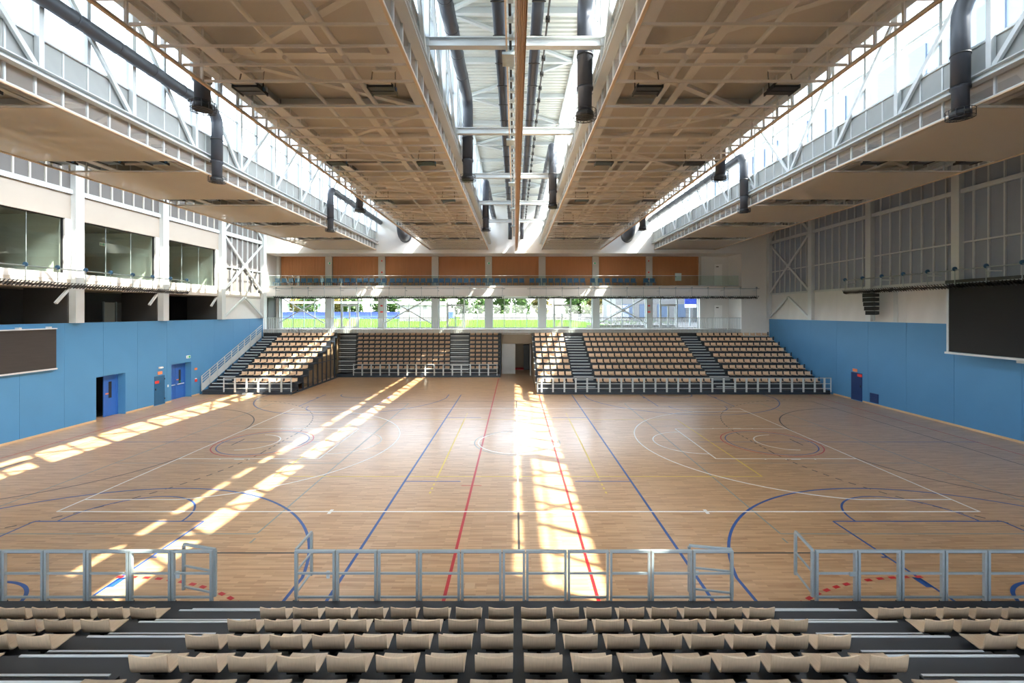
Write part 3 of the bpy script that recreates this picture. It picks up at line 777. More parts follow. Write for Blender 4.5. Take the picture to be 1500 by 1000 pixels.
t = thing('wall_lamp', 'small white emergency lamp above the orange notice', 'lamp', (XL, 30.15, 2.4)); B('body', XL, XL + .1, 30.05, 30.33, 2.38, 2.46, 'sign_white', t); B('backplate', XL, XL + .03, 30.02, 30.36, 2.36, 2.48, 'aluminium', t)
notice('alarm_sign', 'small red alarm sign right of the blue double doors', XL, 33.4, 33.65, 1.85, 2.0, 'sign_orange')
t = thing('alarm_call_point', 'red fire call point below the alarm sign', 'alarm', (XL, 33.5, 1.1)); B('box', XL, XL + .07, 33.42, 33.6, 1.0, 1.2, 'sign_red', t); B('cover', XL + .0, XL + .05, 33.44, 33.58, 1.2, 1.26, 'sign_white', t)
t = thing('switch_plate', 'pale switch plate between teal door and double doors', 'switch', (XL, 30.8, 1.1)); B('plate', XL, XL + .015, 30.78, 30.9, 1.05, 1.2, 'aluminium', t); B('rocker', XL + .015, XL + .022, 30.81, 30.87, 1.08, 1.17, 'white_paint', t)
bb = struct('baseboard_left', 'pale wood skirting at the foot of the left wall', (XL, 20, 0))
for a, b in ((FRONT, DOORS_L[0][0]), (DOORS_L[0][1], 29.6), (30.6, DOORS_L[1][0]), (DOORS_L[1][1], 33.9)):
    B('skirting_board', XL, XL + .02, a, b, 0, .1, 'skirting', bb)

# scoreboards
t = thing('scoreboard', 'wide dark video scoreboard with white edges on bright blue wall', 'screen', (XL, 20, 3.2))
B('display', XL + .02, XL + .14, 16.5, 23.2, 3.25, 5.2, 'screen_brown', t)
B('top_edge', XL + .0, XL + .2, 16.5, 23.2, 5.2, 5.25, 'white_steel', t); B('bottom_edge', XL + .0, XL + .2, 16.5, 23.2, 3.18, 3.25, 'white_steel', t)
for y in (21.4, 22.8): B('mount', XL, XL + .2, y, y + .12, 5.25, 5.33, 'white_steel', t)
t = thing('projection_screen', 'tall black screen hanging in front of right blue wall', 'screen', (22.7, 21, 3.9))
B('display', 22.66, 22.74, 17, 24.1, 4.0, 7.5, 'screen_black', t)
B('side_edge', 22.62, 22.8, 24.1, 24.2, 3.95, 7.5, 'white_steel', t); B('bottom_edge', 22.56, 22.8, 17, 24.25, 3.88, 3.98, 'white_steel', t)
B('top_box', 22.55, 22.85, 17, 24.2, 7.5, 7.7, 'black_metal', t)
for y in (18, 20.6): B('bracket', 22.7, XR, y, y + .3, 3.75, 3.9, 'steel_grey', t)
for y in (19, 23): B('hanger', 22.75, XR, y, y + .1, 7.4, 7.46, 'steel_grey', t)

# ------------------------------------------------------------------ right wall
wr = struct('wall_right', 'blue right side wall under concrete band and grey cladding', (XR, 20, 0))
rs = [FRONT, 2, 6, 10, 14, 18, 21.3, 24.6, 27.6, 30.6, 33.6, 36.6, 39.6, YB]
for a, b in zip(rs, rs[1:]):
    B('wall_panel', XR, XR + .3, a + g, b - g, 0, 5.42, 'blue_wall_bright', wr)
    B('concrete_panel', XR + .02, XR + .3, a + g, b - g, 5.46, 7.6, 'concrete', wr)
B('wall_coping', XR - .01, XR + .3, FRONT, YB, 5.42, 5.46, 'white_steel', wr)
B('wall_core', XR + .31, XR + .4, FRONT, 46, 0, ZR, 'dark_wall', wr)
B('beam', XR - .06, XR + .1, FRONT, YB, 7.6, 7.75, 'steel_grey', wr)
B('mid_rail', XR - .04, XR + .06, FRONT, YB, 9.65, 9.73, 'white_steel', wr)
B('beam', XR - .14, XR + .06, FRONT, YB, 12.25, 12.47, 'white_steel', wr)
for y in [0.3] + BAY:
    yy = min(y, YB - .12)
    B('column', XR - .2, XR + .1, yy - .2, yy + .2, 5.46, ZR, 'white_steel', wr)
    B('column_flange', XR - .24, XR - .2, yy - .22, yy + .22, 5.46, ZR, 'white_steel', wr)
for k in range(48):
    y = BAY[6] - .75 * (k + 1)
    if y < 11: break
    B('stud', XR - .03, XR + .06, y - .03, y + .03, 7.75, ZR, 'white_steel', wr)
    for z0, z1 in ((7.76, 9.64), (9.74, 12.24), (12.48, ZR)):
        B('cladding_panel', XR + .06, XR + .1, y + .035, y + .715, z0, z1, 'clad_grey', wr)
B('cladding_panel', XR + .06, XR + .1, FRONT, 11.2, 7.76, ZR, 'clad_grey', wr)
x_brace(XR - .12, 1, wr)
bb = struct('baseboard_right', 'pale wood skirting at the foot of the right wall', (XR, 20, 0))
B('skirting_board', XR - .02, XR, FRONT, 31.05, 0, .1, 'skirting', bb); B('skirting_board', XR - .02, XR, 32.15, 33.9, 0, .1, 'skirting', bb)
d = struct('door_5', 'narrow navy service door in the right blue wall', (XR, 31.6, 0))
lf = B('door_leaf', XR - .025, XR + .0, 31.1, 32.1, .04, 1.9, 'navy_door', d)
B('handle', XR - .05, XR - .025, 31.2, 31.26, .95, 1.1, 'black_metal', lf)
notice('notice', 'orange notice above the narrow navy service door', XR - .03, 31.55, 31.95, 1.96, 2.16, 'sign_orange')
notice('warning_sticker', 'red and white warning sticker on navy service door', XR - .045, 31.08, 31.5, 1.66, 1.84, 'sign_red', .02)
t = thing('wall_vent', 'square navy vent grille low on the right blue wall', 'vent', (XR, 30.1, .2))
B('frame', XR - .03, XR, 29.7, 30.4, .15, .75, 'navy_door', t)
for k in range(5): B('slat', XR - .04, XR - .03, 29.76, 30.34, .2 + .11 * k, .26 + .11 * k, 'navy_door', t)
# line array loudspeaker
t = thing('line_array_speaker', 'black hanging stack of loudspeakers beside the projection screen', 'speaker', (22.6, 29.3, 5.9))
for k in range(5):
    z = 7.25 - .28 * k; tilt = .03 * k * k
    c = MB().poly([(22.42 - .0 + tilt * .4, 28.95, z), (22.42 + tilt * .4, 28.95, z - .26), (22.85, 28.95, z - .23), (22.85, 28.95, z - .03)], (0, .85, 0)).build('cabinet', 'black_metal', t)
    B('grille', 22.40 + tilt * .4, 22.42 + tilt * .4, 28.98, 29.77, z - .24, z - .02, 'screen_black', c)
B('flying_frame', 22.45, 22.9, 29.0, 29.75, 7.27, 7.36, 'black_metal', t)
B('cable_pole', 22.8, 22.86, 29.3, 29.36, 5.5, 7.3, 'galvanised', t)
B('wall_plate', XR - .04, XR + .02, 28.2, 28.5, 5.46, 7.5, 'steel_grey', t)

# ------------------------------------------------------------------ back wall: openings, balcony, window front
wb = struct('wall_back', 'balcony end wall with timber panels above a row of windows', (0, YB, 0))
B('upper_wall', -23.5, 23.7, YB, YB + .3, 11.47, ZR + .1, 'white_paint', wb)
B('upper_soffit', -23.5, 23.7, YB + .3, 45.4, 11.47, 11.6, 'white_paint', wb)
B('right_pier', 20.85, 23.7, YB, YB + .3, 0, 11.47, 'white_paint', wb)
B('left_return', -23.5, -23.2, YB, 45.5, 0, 11.47, 'white_paint', wb)
B('gallery_end', -30.2, -23.5, YB, YB + .2, 0, 12.3, 'dark_wall', wb)
B('under_stand_board', -23.2, -16.4, YB + .05, YB + .09, 3.6, 4.16, 'black_metal', wb); B('under_stand_board', 1.7, 20.85, YB + .05, YB + .09, 3.6, 4.16, 'black_metal', wb)
B('right_return', 20.85, 21.1, YB + .3, 45.4, 4.1, 11.47, 'white_paint', wb)
B('lower_wall', -23.5, -1.45, 45.2, 45.5, 0, 4.12, 'beige_concrete', wb)
B('lower_wall', 1.65, 23.5, 45.2, 45.5, 0, 4.12, 'beige_concrete', wb)
B('lintel', -1.45, 1.65, 45.2, 45.5, 2.97, 4.12, 'beige_concrete', wb)
B('right_white_wall', 18.05, 20.9, 45.05, 45.4, 4.47, 11.47, 'white_paint', wb)
B('left_white_wall', -23.2, -22.95, 44.9, 45.4, 4.47, 11.47, 'white_paint', wb)
BX = [(-22.85, -18.45), (-17.8, -13.3), (-12.65, -8.1), (-7.45, -2.9), (-2.25, 2.3), (2.97, 7.52), (8.15, 12.75), (13.35, 17.9)]
for i, (a, b) in enumerate(BX):
    nx = BX[i + 1][0] if i < 7 else 18.1
    B('column', b, nx, 44.75, 45.35, 4.47, 7.45, 'steel_grey' if i < 7 else 'white_paint', wb); B('column', b, nx, 44.85, 45.35, 8.45, 11.47, 'white_concrete', wb)
    pn = B('timber_panel', a, b, 45.1, 45.3, 8.45, 11.47, 'panel_wood', wb)
    mb = MB(); n = int((b - a) / .125)
    for k in range(n):
        x = a + (b - a) * (k + .5) / n
        mb.box(x - .045, x + .045, 45.04, 45.1, 8.45, 11.4)
    tag(mb.build('timber_slats', 'panel_wood', pn), kind='stuff')
B('column', -22.95, BX[0][0], 44.75, 45.35, 4.47, 7.45, 'steel_grey', wb)
B('column', -22.95, BX[0][0], 44.85, 45.35, 8.45, 11.47, 'white_concrete', wb)
B('spandrel', -23.2, 18.1, 45.0, 45.4, 7.45, 8.45, 'white_paint', wb)
# walkway and balcony slabs
wk = struct('trim_1', 'grey walkway slab with ribbed edge under the window front', (0, 44, 4.3))
B('slab', -23.2, 20.85, YB + .1, 45.2, 4.16, 4.47, 'white_concrete', wk)
mb = MB()
for k in range(400):
    x = -23.1 + .11 * k
    if x < 20.8: mb.box(x, x + .055, YB + .06, YB + .1, 4.1, 4.44)
mb.build('edge_ribs', 'steel_grey', wk); B('edge_trim', -23.2, 20.85, YB + .04, YB + .12, 4.44, 4.48, 'white_steel', wk)
bs = struct('trim_2', 'white balcony slab across the end wall', (0, 44, 8))
B('slab', -23.2, 20.85, YB + .02, 45.2, 7.5, 8.45, 'white_paint', bs)
B('edge_nosing', -23.2, 20.85, YB - .02, YB + .02, 8.3, 8.45, 'white_concrete', bs)
# balusters on the walkway
rl = thing('walkway_railing', 'grey railing of thin vertical bars along the walkway', 'railing', (0, YB, 4.1))
B('top_rail', -23.1, 20.8, YB - .02, YB + .04, 5.5, 5.55, 'steel_grey', rl)
mb = MB()
for k in range(330):
    x = -23.05 + .155 * k
    if x < 20.8: mb.box(x - .014, x + .014, YB - .02, YB + .03, 4.12, 5.5)
tag(mb.build('bars', 'steel_grey', rl), kind='stuff')
# window front
BR = {0: 'x', 1: 'd', 2: 'x', 3: 'd', 4: 'p', 5: 'd', 6: 'x', 7: 'd'}
for i, (a, b) in enumerate(BX):
    wn += 1
    w = struct('window_%d' % wn, 'tall glazed bay of the window front behind the walkway', (a, 45.1, 4.47))
    y0 = 45.1
    fr = 'steel_grey'
    B('bottom_frame', a, b, y0 - .05, y0 + .05, 4.47, 4.56, fr, w); B('top_frame', a, b, y0 - .05, y0 + .05, 7.36, 7.45, fr, w)
    B('side_frame', a, a + .1, y0 - .05, y0 + .05, 4.56, 7.36, 'white_steel', w); B('side_frame', b - .07, b, y0 - .05, y0 + .05, 4.56, 7.36, fr, w)
    if BR[i] == 'd':
        d0, d1 = a + .82, a + 2.42 + .05
        xs = [a + .1, d0, d1, b - .07]
        for x in (d0, d1): B('mullion', x - .06, x + .06, y0 - .06, y0 + .06, 4.56, 7.36, fr, w)
        B('transom', d0, d1, y0 - .06, y0 + .06, 6.72, 6.82, fr, w)
        for k in range(2):
            q0 = d0 + .07 + k * .74; q1 = q0 + .72
            lf = B('door_leaf', q0, q1, y0 - .035, y0 + .035, 4.56, 4.66, fr, w)
            B('door_stile', q0, q0 + .07, y0 - .035, y0 + .035, 4.66, 6.72, fr, lf); B('door_stile', q1 - .07, q1, y0 - .035, y0 + .035, 4.66, 6.72, fr, lf)
            B('door_rail', q0 + .07, q1 - .07, y0 - .03, y0 + .03, 6.62, 6.72, fr, lf); B('pane', q0 + .07, q1 - .07, y0 - .006, y0 + .006, 4.66, 6.62, 'glass', lf)
            B('door_bar', q0 + .2, q1 - .2, y0 - .1, y0 - .06, 5.42, 5.46, 'black_metal', lf)
        B('pane', a + .1, d0 - .06, y0 - .006, y0 + .006, 4.56, 7.36, 'glass', w); B('pane', d1 + .06, b - .07, y0 - .006, y0 + .006, 4.56, 7.36, 'glass', w)
        B('pane', d0 + .06, d1 - .06, y0 - .006, y0 + .006, 6.82, 7.36, 'glass', w)
        if i == 3 or i == 1: B('mullion', b - .8, b - .76, y0 - .05, y0 + .05, 4.56, 7.36, fr, w)
    else:
        for k in range(4):
            p0, p1 = a + .1 + (b - a - .17) * k / 4, a + .1 + (b - a - .17) * (k + 1) / 4
            B('pane', p0 + .02, p1 - .02, y0 - .006, y0 + .006, 4.56, 7.36, 'glass', w)
            if k: B('mullion', p0 - .03, p0 + .03, y0 - .05, y0 + .05, 4.56, 7.36, fr if k != 2 else 'galvanised', w)
    if BR[i] == 'x':
        t = thing('cross_brace', ['steel cross brace in front of the window bay by the blue tribune', '', 'steel cross brace in front of the window bay with white hut behind', '', '', '',
                  'steel cross brace in front of the window bay with shrubs behind'][i], 'brace', (a, 44.6, 4.5), 'steel cross braces in the window front')
        BAR('strut', (a - .05, 44.58, 4.95), (b - .2, 44.58, 7.4), .09, .11, 'steel_grey', t); BAR('strut', (a + .3, 44.67, 7.4), (b, 44.67, 4.95), .09, .11, 'steel_grey', t)
        B('hub', (a + b) / 2 - .16, (a + b) / 2 + .16, 44.6, 44.65, 6.05, 6.35, 'steel_grey', t)
# white service doors on the right return, dark door left
for z, n, lab in ((4.47, 6, 'white service door on the walkway, right end'), (8.45, 7, 'white service door on the balcony, right end')):
    d = struct('door_%d' % n, lab, (19.6, 45, z)); lf = B('door_leaf', 19.45, 20.2, 45.0, 45.05, z, z + 2.25, 'sign_white', d)
    B('door_label', 19.6, 19.85, 44.99, 45.0, z + 1.98, z + 2.06, 'black_metal', lf); B('handle', 20.1, 20.14, 44.96, 45.0, z + 1.05, z + 1.15, 'aluminium', lf)
d = struct('door_8', 'dark door at the left end of the walkway', (-22.9, 45, 4.47)); B('door_leaf', -23.19, -23.12, 43.2, 44.6, 4.47, 7.4, 'dark_wall', d)
# equipment cabinet on the balcony wall, signs
t = thing('notice_cabinet', 'pale notice cabinet on the timber wall at balcony end', 'cabinet', (15.8, 45, 8.9)); B('box', 15.6, 16.2, 44.94, 45.04, 9.1, 9.85, 'room_pale', t); B('lock', 15.62, 15.68, 44.92, 44.94, 9.45, 9.55, 'black_metal', t)
for px, wh_ in ((483, 'first'), (716, 'fourth'), (871, 'sixth')):
    exit_sign((px - 754.5) * .0664, 44.85, 10.7, 'y', 'green exit sign on the %s pale column between timber panels' % wh_, .26)
for px, nm_ in ((559.5, 'second'), (950, 'seventh')):
    for z, s_ in ((10.95, .1), (9.85, .14), (9.2, .1), (6.6, .22), (6.0, .26)):
        lvl = 'upper' if z > 8 else 'lower'
        x = (px - 754.5) * .0664
        tag(B('alarm_plate', x - s_ / 2, x + s_ / 2, 44.72 if z < 8 else 44.82, 44.75 if z < 8 else 44.85, z, z + .14, 'sign_red'), 'small red alarm plate on the %s %s column' % (nm_, lvl), 'sign', 'red alarm plates on %s %s column' % (nm_, lvl))
# glass balustrade
bal = thing('glass_balustrade', 'green tinted glass balustrade along the balcony edge', 'balustrade', (0, YB, 8.45))
n = 16
for k in range(n):
    a, b = -23.1 + (43.7) * k / n, -23.1 + 43.7 * (k + 1) / n
    B('glass_pane', a + .01, b - .01, YB + .03, YB + .05, 8.45, 9.4, 'glass_green', bal)
B('top_edge', -23.1, 20.6, YB + .025, YB + .055, 9.4, 9.43, 'aluminium', bal); B('base_channel', -23.1, 20.6, YB + .02, YB + .06, 8.45, 8.5, 'galvanised', bal)
# blue chairs on the balcony
mb = MB()
mb.box(-.23, .23, -.22, .22, .42, .46); mb.box(-.23, .23, .19, .23, .46, .84)
for sx in (-1, 1):
    for sy in (-1, 1): mb.box(sx * .2 - .015, sx * .2 + .015, sy * .19 - .015, sy * .19 + .015, 0, .42)
ch0 = None; seen_ch = {}
px = [404.5, 414] + [424.5 + 9.13 * k for k in range(16)] + [573 + 9.05 * k for k in range(22)] + [778 + 9.3 * k for k in range(9)] + [867, 878.5, 888.5] + [899 + 9.2 * k for k in range(4)] + [945 + 10 * k for k in range(2)]
for k, p in enumerate(px):
    x = (p + 1.2 - 754.5) * 44.1 / 676
    mw = Matrix.Translation((x, 44.0, 8.45)) @ Matrix.Rotation(random.uniform(-.06, .06), 4, 'Z')
    if ch0 is None:
        ch0 = mb.build('balcony_chair', 'chair_blue', None, False, mw); o = ch0
    else:
        o = ch0.copy(); link(o, None, mw)
    pi_ = min(range(8), key=lambda i: abs((BX[i][0] + BX[i][1]) / 2 * .985 - x)); seen_ch[pi_] = seen_ch.get(pi_, -1) + 1
    tag(o, 'blue balcony chair, %s of those before the %s timber panel from scoreboard wall' % (NTH[seen_ch[pi_]], NTH[pi_]), 'chair', 'blue chairs on the balcony')
# central doors under the walkway
d = struct('door_9', 'white double doors under the walkway with one leaf open', (0, 45.2, 0))
B('door_leaf', -1.3, .02, 45.14, 45.2, .01, 2.95, 'white_paint', d)
B('door_leaf', 1.45, 1.51, 43.95, 45.18, .01, 2.95, 'white_paint', d)
B('door_closer', -1.15, -.75, 45.1, 45.14, 2.82, 2.9, 'aluminium', d)
for x0_, x1_, y0_, y1_, z0_, z1_ in ((-1.5, 2, 49.4, 49.5, 0, 3), (-1.55, -1.45, 45.5, 49.5, 0, 3), (1.7, 1.8, 45.5, 49.5, 0, 3), (-1.5, 1.8, 45.5, 49.5, 3, 3.1)):
    B('store_wall', x0_, x1_, y0_, y1_, z0_, z1_, 'beige_concrete', d)
B('store_rack', .9, 1.5, 48.4, 49.2, 0, 2.6, 'black_metal', d); B('store_mat', 0, 1.0, 48.6, 49.3, 0, .12, 'sign_red', d)
t = thing('strip_light', 'white tube light fitting above the white double doors', 'light', (0, 44.3, 4)); B('tube', -1.25, 1.45, 44.0, 44.1, 3.92, 3.99, 'sign_white', t)
for x in (-1.1, 1.3): B('mount', x - .03, x + .03, 44.03, 44.07, 3.99, 4.14, 'aluminium', t)

# rails for safety nets: tube on posts with gathered black net
def net_rail(label, a, b, axis, c, inward, nets=True):
    t = thing('safety_net_rail', label, 'net rail', (c, a, 7.3) if axis == 'y' else (a, c, 7.3), 'safety nets gathered on wall rails')
    P = (lambda u, off, z: (c + off * inward, u, z)) if axis == 'y' else (lambda u, off, z: (u, c + off * inward, z))
    MB().sweep([P(a, 0, 8.17), P(b, 0, 8.17)], .03, 8).build('tube', 'galvanised', t, True)
    MB().sweep([P(a, 0, 7.5), P(b, 0, 7.5)], .022, 8).build('lower_tube', 'galvanised', t, True)
    n = max(2, round((b - a) / 1.55)); n += 1
    for k in range(n):
        u = a + .25 + (b - a - .5) * k / (n - 1)
        BAR('hanger', P(u, 0, 7.4), P(u, 0, 8.2), .03, .03, 'galvanised', t)
        MB().sweep([P(u - .03, 0, 8.23), P(u + .03, 0, 8.23)], .11, 12).build('pulley', 'chair_blue' if axis == 'y' else 'galvanised', t, True)
        if k % 2 == 0: BAR('wall_arm', P(u, 0, 8.0), P(u, -.75, 8.0), .05, .05, 'white_steel', t)
    mb = MB(); u = a + .1; pts = []; rr = []
    while u < b - .1:
        pts.append(P(u, random.uniform(-.05, .05), 7.36 + random.uniform(-.03, .03))); rr.append(random.uniform(.045, .095)); u += .16
    mb.sweep(pts, rr, 8); mb.build('gathered_net', 'netting', t)
    mb = MB(); u = a + .1
    while u < b - .1:
        p, q = Vector(P(u, -.14, 7.24)), Vector(P(u + .02, .14, 7.5)); mb.bar(p, q, .03, .03); u += .17
    mb.build('net_rings', 'black_metal', t)
net_rail('black safety net gathered on a tube rail along the left gallery', 6, 31.6, 'y', -22.3, 1)
net_rail('black safety net gathered on a tube rail above the right screen', 6, 31.3, 'y', 22.2, -1)
net_rail('black safety net gathered below the balcony, left of divider curtain', -21.9, -.9, 'x', 41.75, -1)
net_rail('black safety net gathered below the balcony, right of divider curtain', 1.1, 22.1, 'x', 41.75, -1)

# ------------------------------------------------------------------ wall behind the viewer
wf = struct('wall_front', 'end wall behind the near stand with a band of windows', (0, FRONT, 0))
B('gallery_end', -30.2, -23.6, FRONT - .3, FRONT, 0, 12.3, 'dark_wall', wf); B('lower_wall', -23.6, 23.8, FRONT - .3, FRONT, 0, 4.47, 'white_paint', wf); B('upper_wall', -23.6, 23.8, FRONT - .3, FRONT, 7.45, ZR, 'white_paint', wf)
for k in range(10):
    x = -23.3 + 5.18 * k
    B('column', x - .33, x + .33, FRONT - .3, FRONT, 4.47, 7.45, 'steel_grey', wf)
    if k < 9: B('pane', x + .33, x + 4.85, FRONT - .16, FRONT - .15, 4.47, 7.45, 'glass', wf)

# ------------------------------------------------------------------ seats and stands
R, D, P0 = .39, .89, .555
def shell_mesh(name, nx, m, hi=True):
    W = .212; th = .016
    prof = [(.355, .092), (.34, .106), (.26, .114), (.16, .112), (.08, .108)]
    for i in range(1, (5 if hi else 2)):
        a = i * PI / 2 / (5 if hi else 2); prof.append((.08 - .07 * math.sin(a), .178 - .07 * math.cos(a)))
    prof += [(.004, .20), (-.006, .275), (-.014, .352)]
    v, f = [], []
    n = len(prof)
    for j in range(nx + 1):
        u = j / nx * 2 - 1
        for i, (y, z) in enumerate(prof):
            w = W
            if i == 0: w *= .90
            dz = 0; dy = 0
            if i == n - 1: dz = -.024 * (1 - u * u) - (.004 if abs(u) > .97 else 0)
            if i >= n - 3: dy = -.018 * (1 - u * u)
            if i <= 4: dz = -.010 * (1 - u * u)
            v.append((w * u, y + dy, z + dz))
    for j in range(nx):
        for i in range(n - 1): f.append((j * n + i, j * n + i + 1, (j + 1) * n + i + 1, (j + 1) * n + i))
    me = bpy.data.meshes.new(name); me.from_pydata(v, [], f)
    bm = bmesh.new(); bm.from_mesh(me); bmesh.ops.recalc_face_normals(bm, faces=bm.faces)
    bmesh.ops.solidify(bm, geom=bm.faces[:], thickness=th); bm.to_mesh(me); bm.free()
    me.polygons.foreach_set('use_smooth', [False] * len(me.polygons)); me.materials.append(M[m])
    return me
SHELL = shell_mesh('seat_shell', 10, 'ply'); SHELL_F = shell_mesh('seat_shell_far', 3, 'ply_far', False)
try:
    SHELL.polygons.foreach_set('use_smooth', [True] * len(SHELL.polygons)); SHELL.set_sharp_from_angle(angle=math.radians(40))
except Exception: pass
bk_ = MB().box(-.15, .15, .06, .28, .06, .095).box(-.03, .03, .10, .30, 0.0, .06)
BRK = None
def seat(x, y, z, rot, label, group, far=False):
    global BRK
    o = bpy.data.objects.new('plywood_seat', SHELL_F if far else SHELL)
    mw = Matrix.Translation((x, y, z)) @ Matrix.Rotation(rot, 4, 'Z'); link(o, None, mw); tag(o, label, 'seat', group)
    if BRK is None:
        b = bk_.build('mounting_bracket', 'black_metal', o, False, mw); BRK = b.data
    else: link(bpy.data.objects.new('mounting_bracket', BRK), o, mw)
def row_x(x0, x1, n): return [x0 + (x1 - x0) * (k + .5) / n for k in range(n)]
ORD = ['', 'front', 'second', 'third', 'fourth', 'fifth', 'sixth', 'seventh', 'eighth', 'ninth']

def stair(parent, x0, x1, ye, z, dr, m='deck_black', half=True):
    """aisle at one riser: half step in front of the deck edge, aluminium nosings. dr = direction the stand faces"""
    if half:
        s_ = B('aisle_step', x0, x1, ye, ye + dr * .34, z - R + .02, z - R / 2, m, parent)
        B('nosing', x0 + .02, x1 - .1, ye + dr * .312, ye + dr * .345, z - R / 2 - (.035 if dr < 0 else 0), z - R / 2 + .012, 'aluminium', s_)
    B('nosing', x0 + .02, x1 - .02, ye - dr * .026, ye + dr * .006, z - (.035 if dr < 0 else 0), z + .012, 'aluminium', parent)

# near stand
ns = thing('telescopic_stand', 'near dark stand with decks stepping down to gated guard rail', 'stand', (0, 9.19, 0), 'telescopic stands')
for k in range(0, 8):
    ye = 9.19 - D * k; z = .30 + R * k
    B('deck', -12.5, 12.5, ye - D - .05, ye, z - .08, z, 'deck_black', ns)
    B('riser', -12.5, 12.5, ye - .03, ye - .005, max(0, z - R), z - .08, 'stand_navy', ns)
    if k:
        for a, b in ((-6.05, -4.35), (4.45, 6.15)): stair(ns, a, b, ye, z, 1)
for j in range(1, 6):
    ye = 9.19 - D * j; z = .30 + R * j
    for q, x in enumerate(row_x(.04 - 8 * P0, .04 + 8 * P0, 16)):
        aw = '%s from the %s aisle' % ((NTH[q], 'scoreboard side') if q < 8 else (NTH[15 - q], 'black screen side'))
        seat(x, ye - .43, z, 0, 'plywood seat, near stand, middle block, %s row, %s' % (ORD[j], aw), 'near stand plywood seats')
    nside = {1: 6, 2: 6, 3: 4, 4: 3, 5: 2}[j]
    for s in range(nside):
        seat(-6.1 - P0 * (s + .5) + .04, ye - .43, z, 0, 'plywood seat, near stand, scoreboard side block, %s row, %s from aisle' % (ORD[j], NTH[s]), 'near stand plywood seats')
        seat(6.12 + P0 * (s + .5), ye - .43, z, 0, 'plywood seat, near stand, black screen side block, %s row, %s from aisle' % (ORD[j], NTH[s]), 'near stand plywood seats')

# guard rails of the near stand
def rail_run(t, xs, y, zb, zt, m):
    post = .046
    for a, b in zip(xs, xs[1:]):
        for x in (a + .035, b - .035): B('post', x - post / 2, x + post / 2, y - .03, y + .03, zb, zt - .03, m, t)
        B('top_rail', a + .01, b - .01, y - .03, y + .03, zt - .045, zt, m, t)
        for z in (zb + (zt - zb) * .57, zb + (zt - zb) * .13): B('mid_rail', a + .06, b - .06, y - .018, y + .018, z - .018, z + .018, m, t)
        B('foot_plate', a - .06, a + .06, y - .028, y + .05, zb - .012, zb + .05, 'black_metal', t)
def gate(t, hinge, tip, zb, zt, m):
    (hx, hy), (tx, ty) = hinge, tip
    top = BAR('gate', (hx, hy, zt - .02), (tx, ty, zt - .02), .045, .045, m, t)
    for x, y in ((hx, hy), (tx, ty)): B('gate_post', x - .025, x + .025, y - .025, y + .025, zb + .12, zt - .04, m, top)
    for z in (zb + (zt - zb) * .57, zb + (zt - zb) * .17): BAR('gate_bar', (hx, hy, z), (tx, ty, z), .032, .032, m, top)
yr, zb, zt = 9.22, .22, 1.30
t = thing('guard_rail', 'grey guard rail before the middle block of near seats', 'railing', (0, yr, .3), 'guard rails of the near stand')
rail_run(t, [-4.40, -3.58, -2.75, -1.92, -1.09, -.26, .21, 1.04, 1.88, 2.71, 3.54, 4.36], yr, zb, zt, 'galvanised')
gate(t, (-4.40, yr + .05), (-4.42, yr + .80), zb, zt, 'galvanised'); gate(t, (4.36, yr + .06), (3.56, yr + .22), zb, zt, 'galvanised')
B('latch', -3.78, -3.72, yr + .02, yr + .05, .72, .86, 'steel_grey', t); B('latch', 3.60, 3.68, yr + .02, yr + .05, .78, .86, 'steel_grey', t)
t = thing('guard_rail', 'grey guard rail before the left block of near seats', 'railing', (-8, yr, .3), 'guard rails of the near stand')
rail_run(t, [-12.0, -11.1, -10.24, -9.40, -8.55, -7.70, -6.86, -6.03], yr, zb, zt, 'galvanised'); gate(t, (-6.03, yr + .06), (-6.82, yr + .28), zb, zt, 'galvanised')
B('latch', -6.80, -6.73, yr + .02, yr + .05, .72, .86, 'steel_grey', t)
t = thing('guard_rail', 'grey guard rail before the right block of near seats', 'railing', (8, yr, .3), 'guard rails of the near stand')
rail_run(t, [5.99, 6.83, 7.70, 8.57, 9.42, 10.28, 11.1, 12.0], yr, zb, zt, 'galvanised'); gate(t, (5.97, yr + .05), (6.1, yr + .82), zb, zt, 'galvanised')
B('latch', 6.66, 6.78, yr - .05, yr - .02, .80, .88, 'galvanised', t)

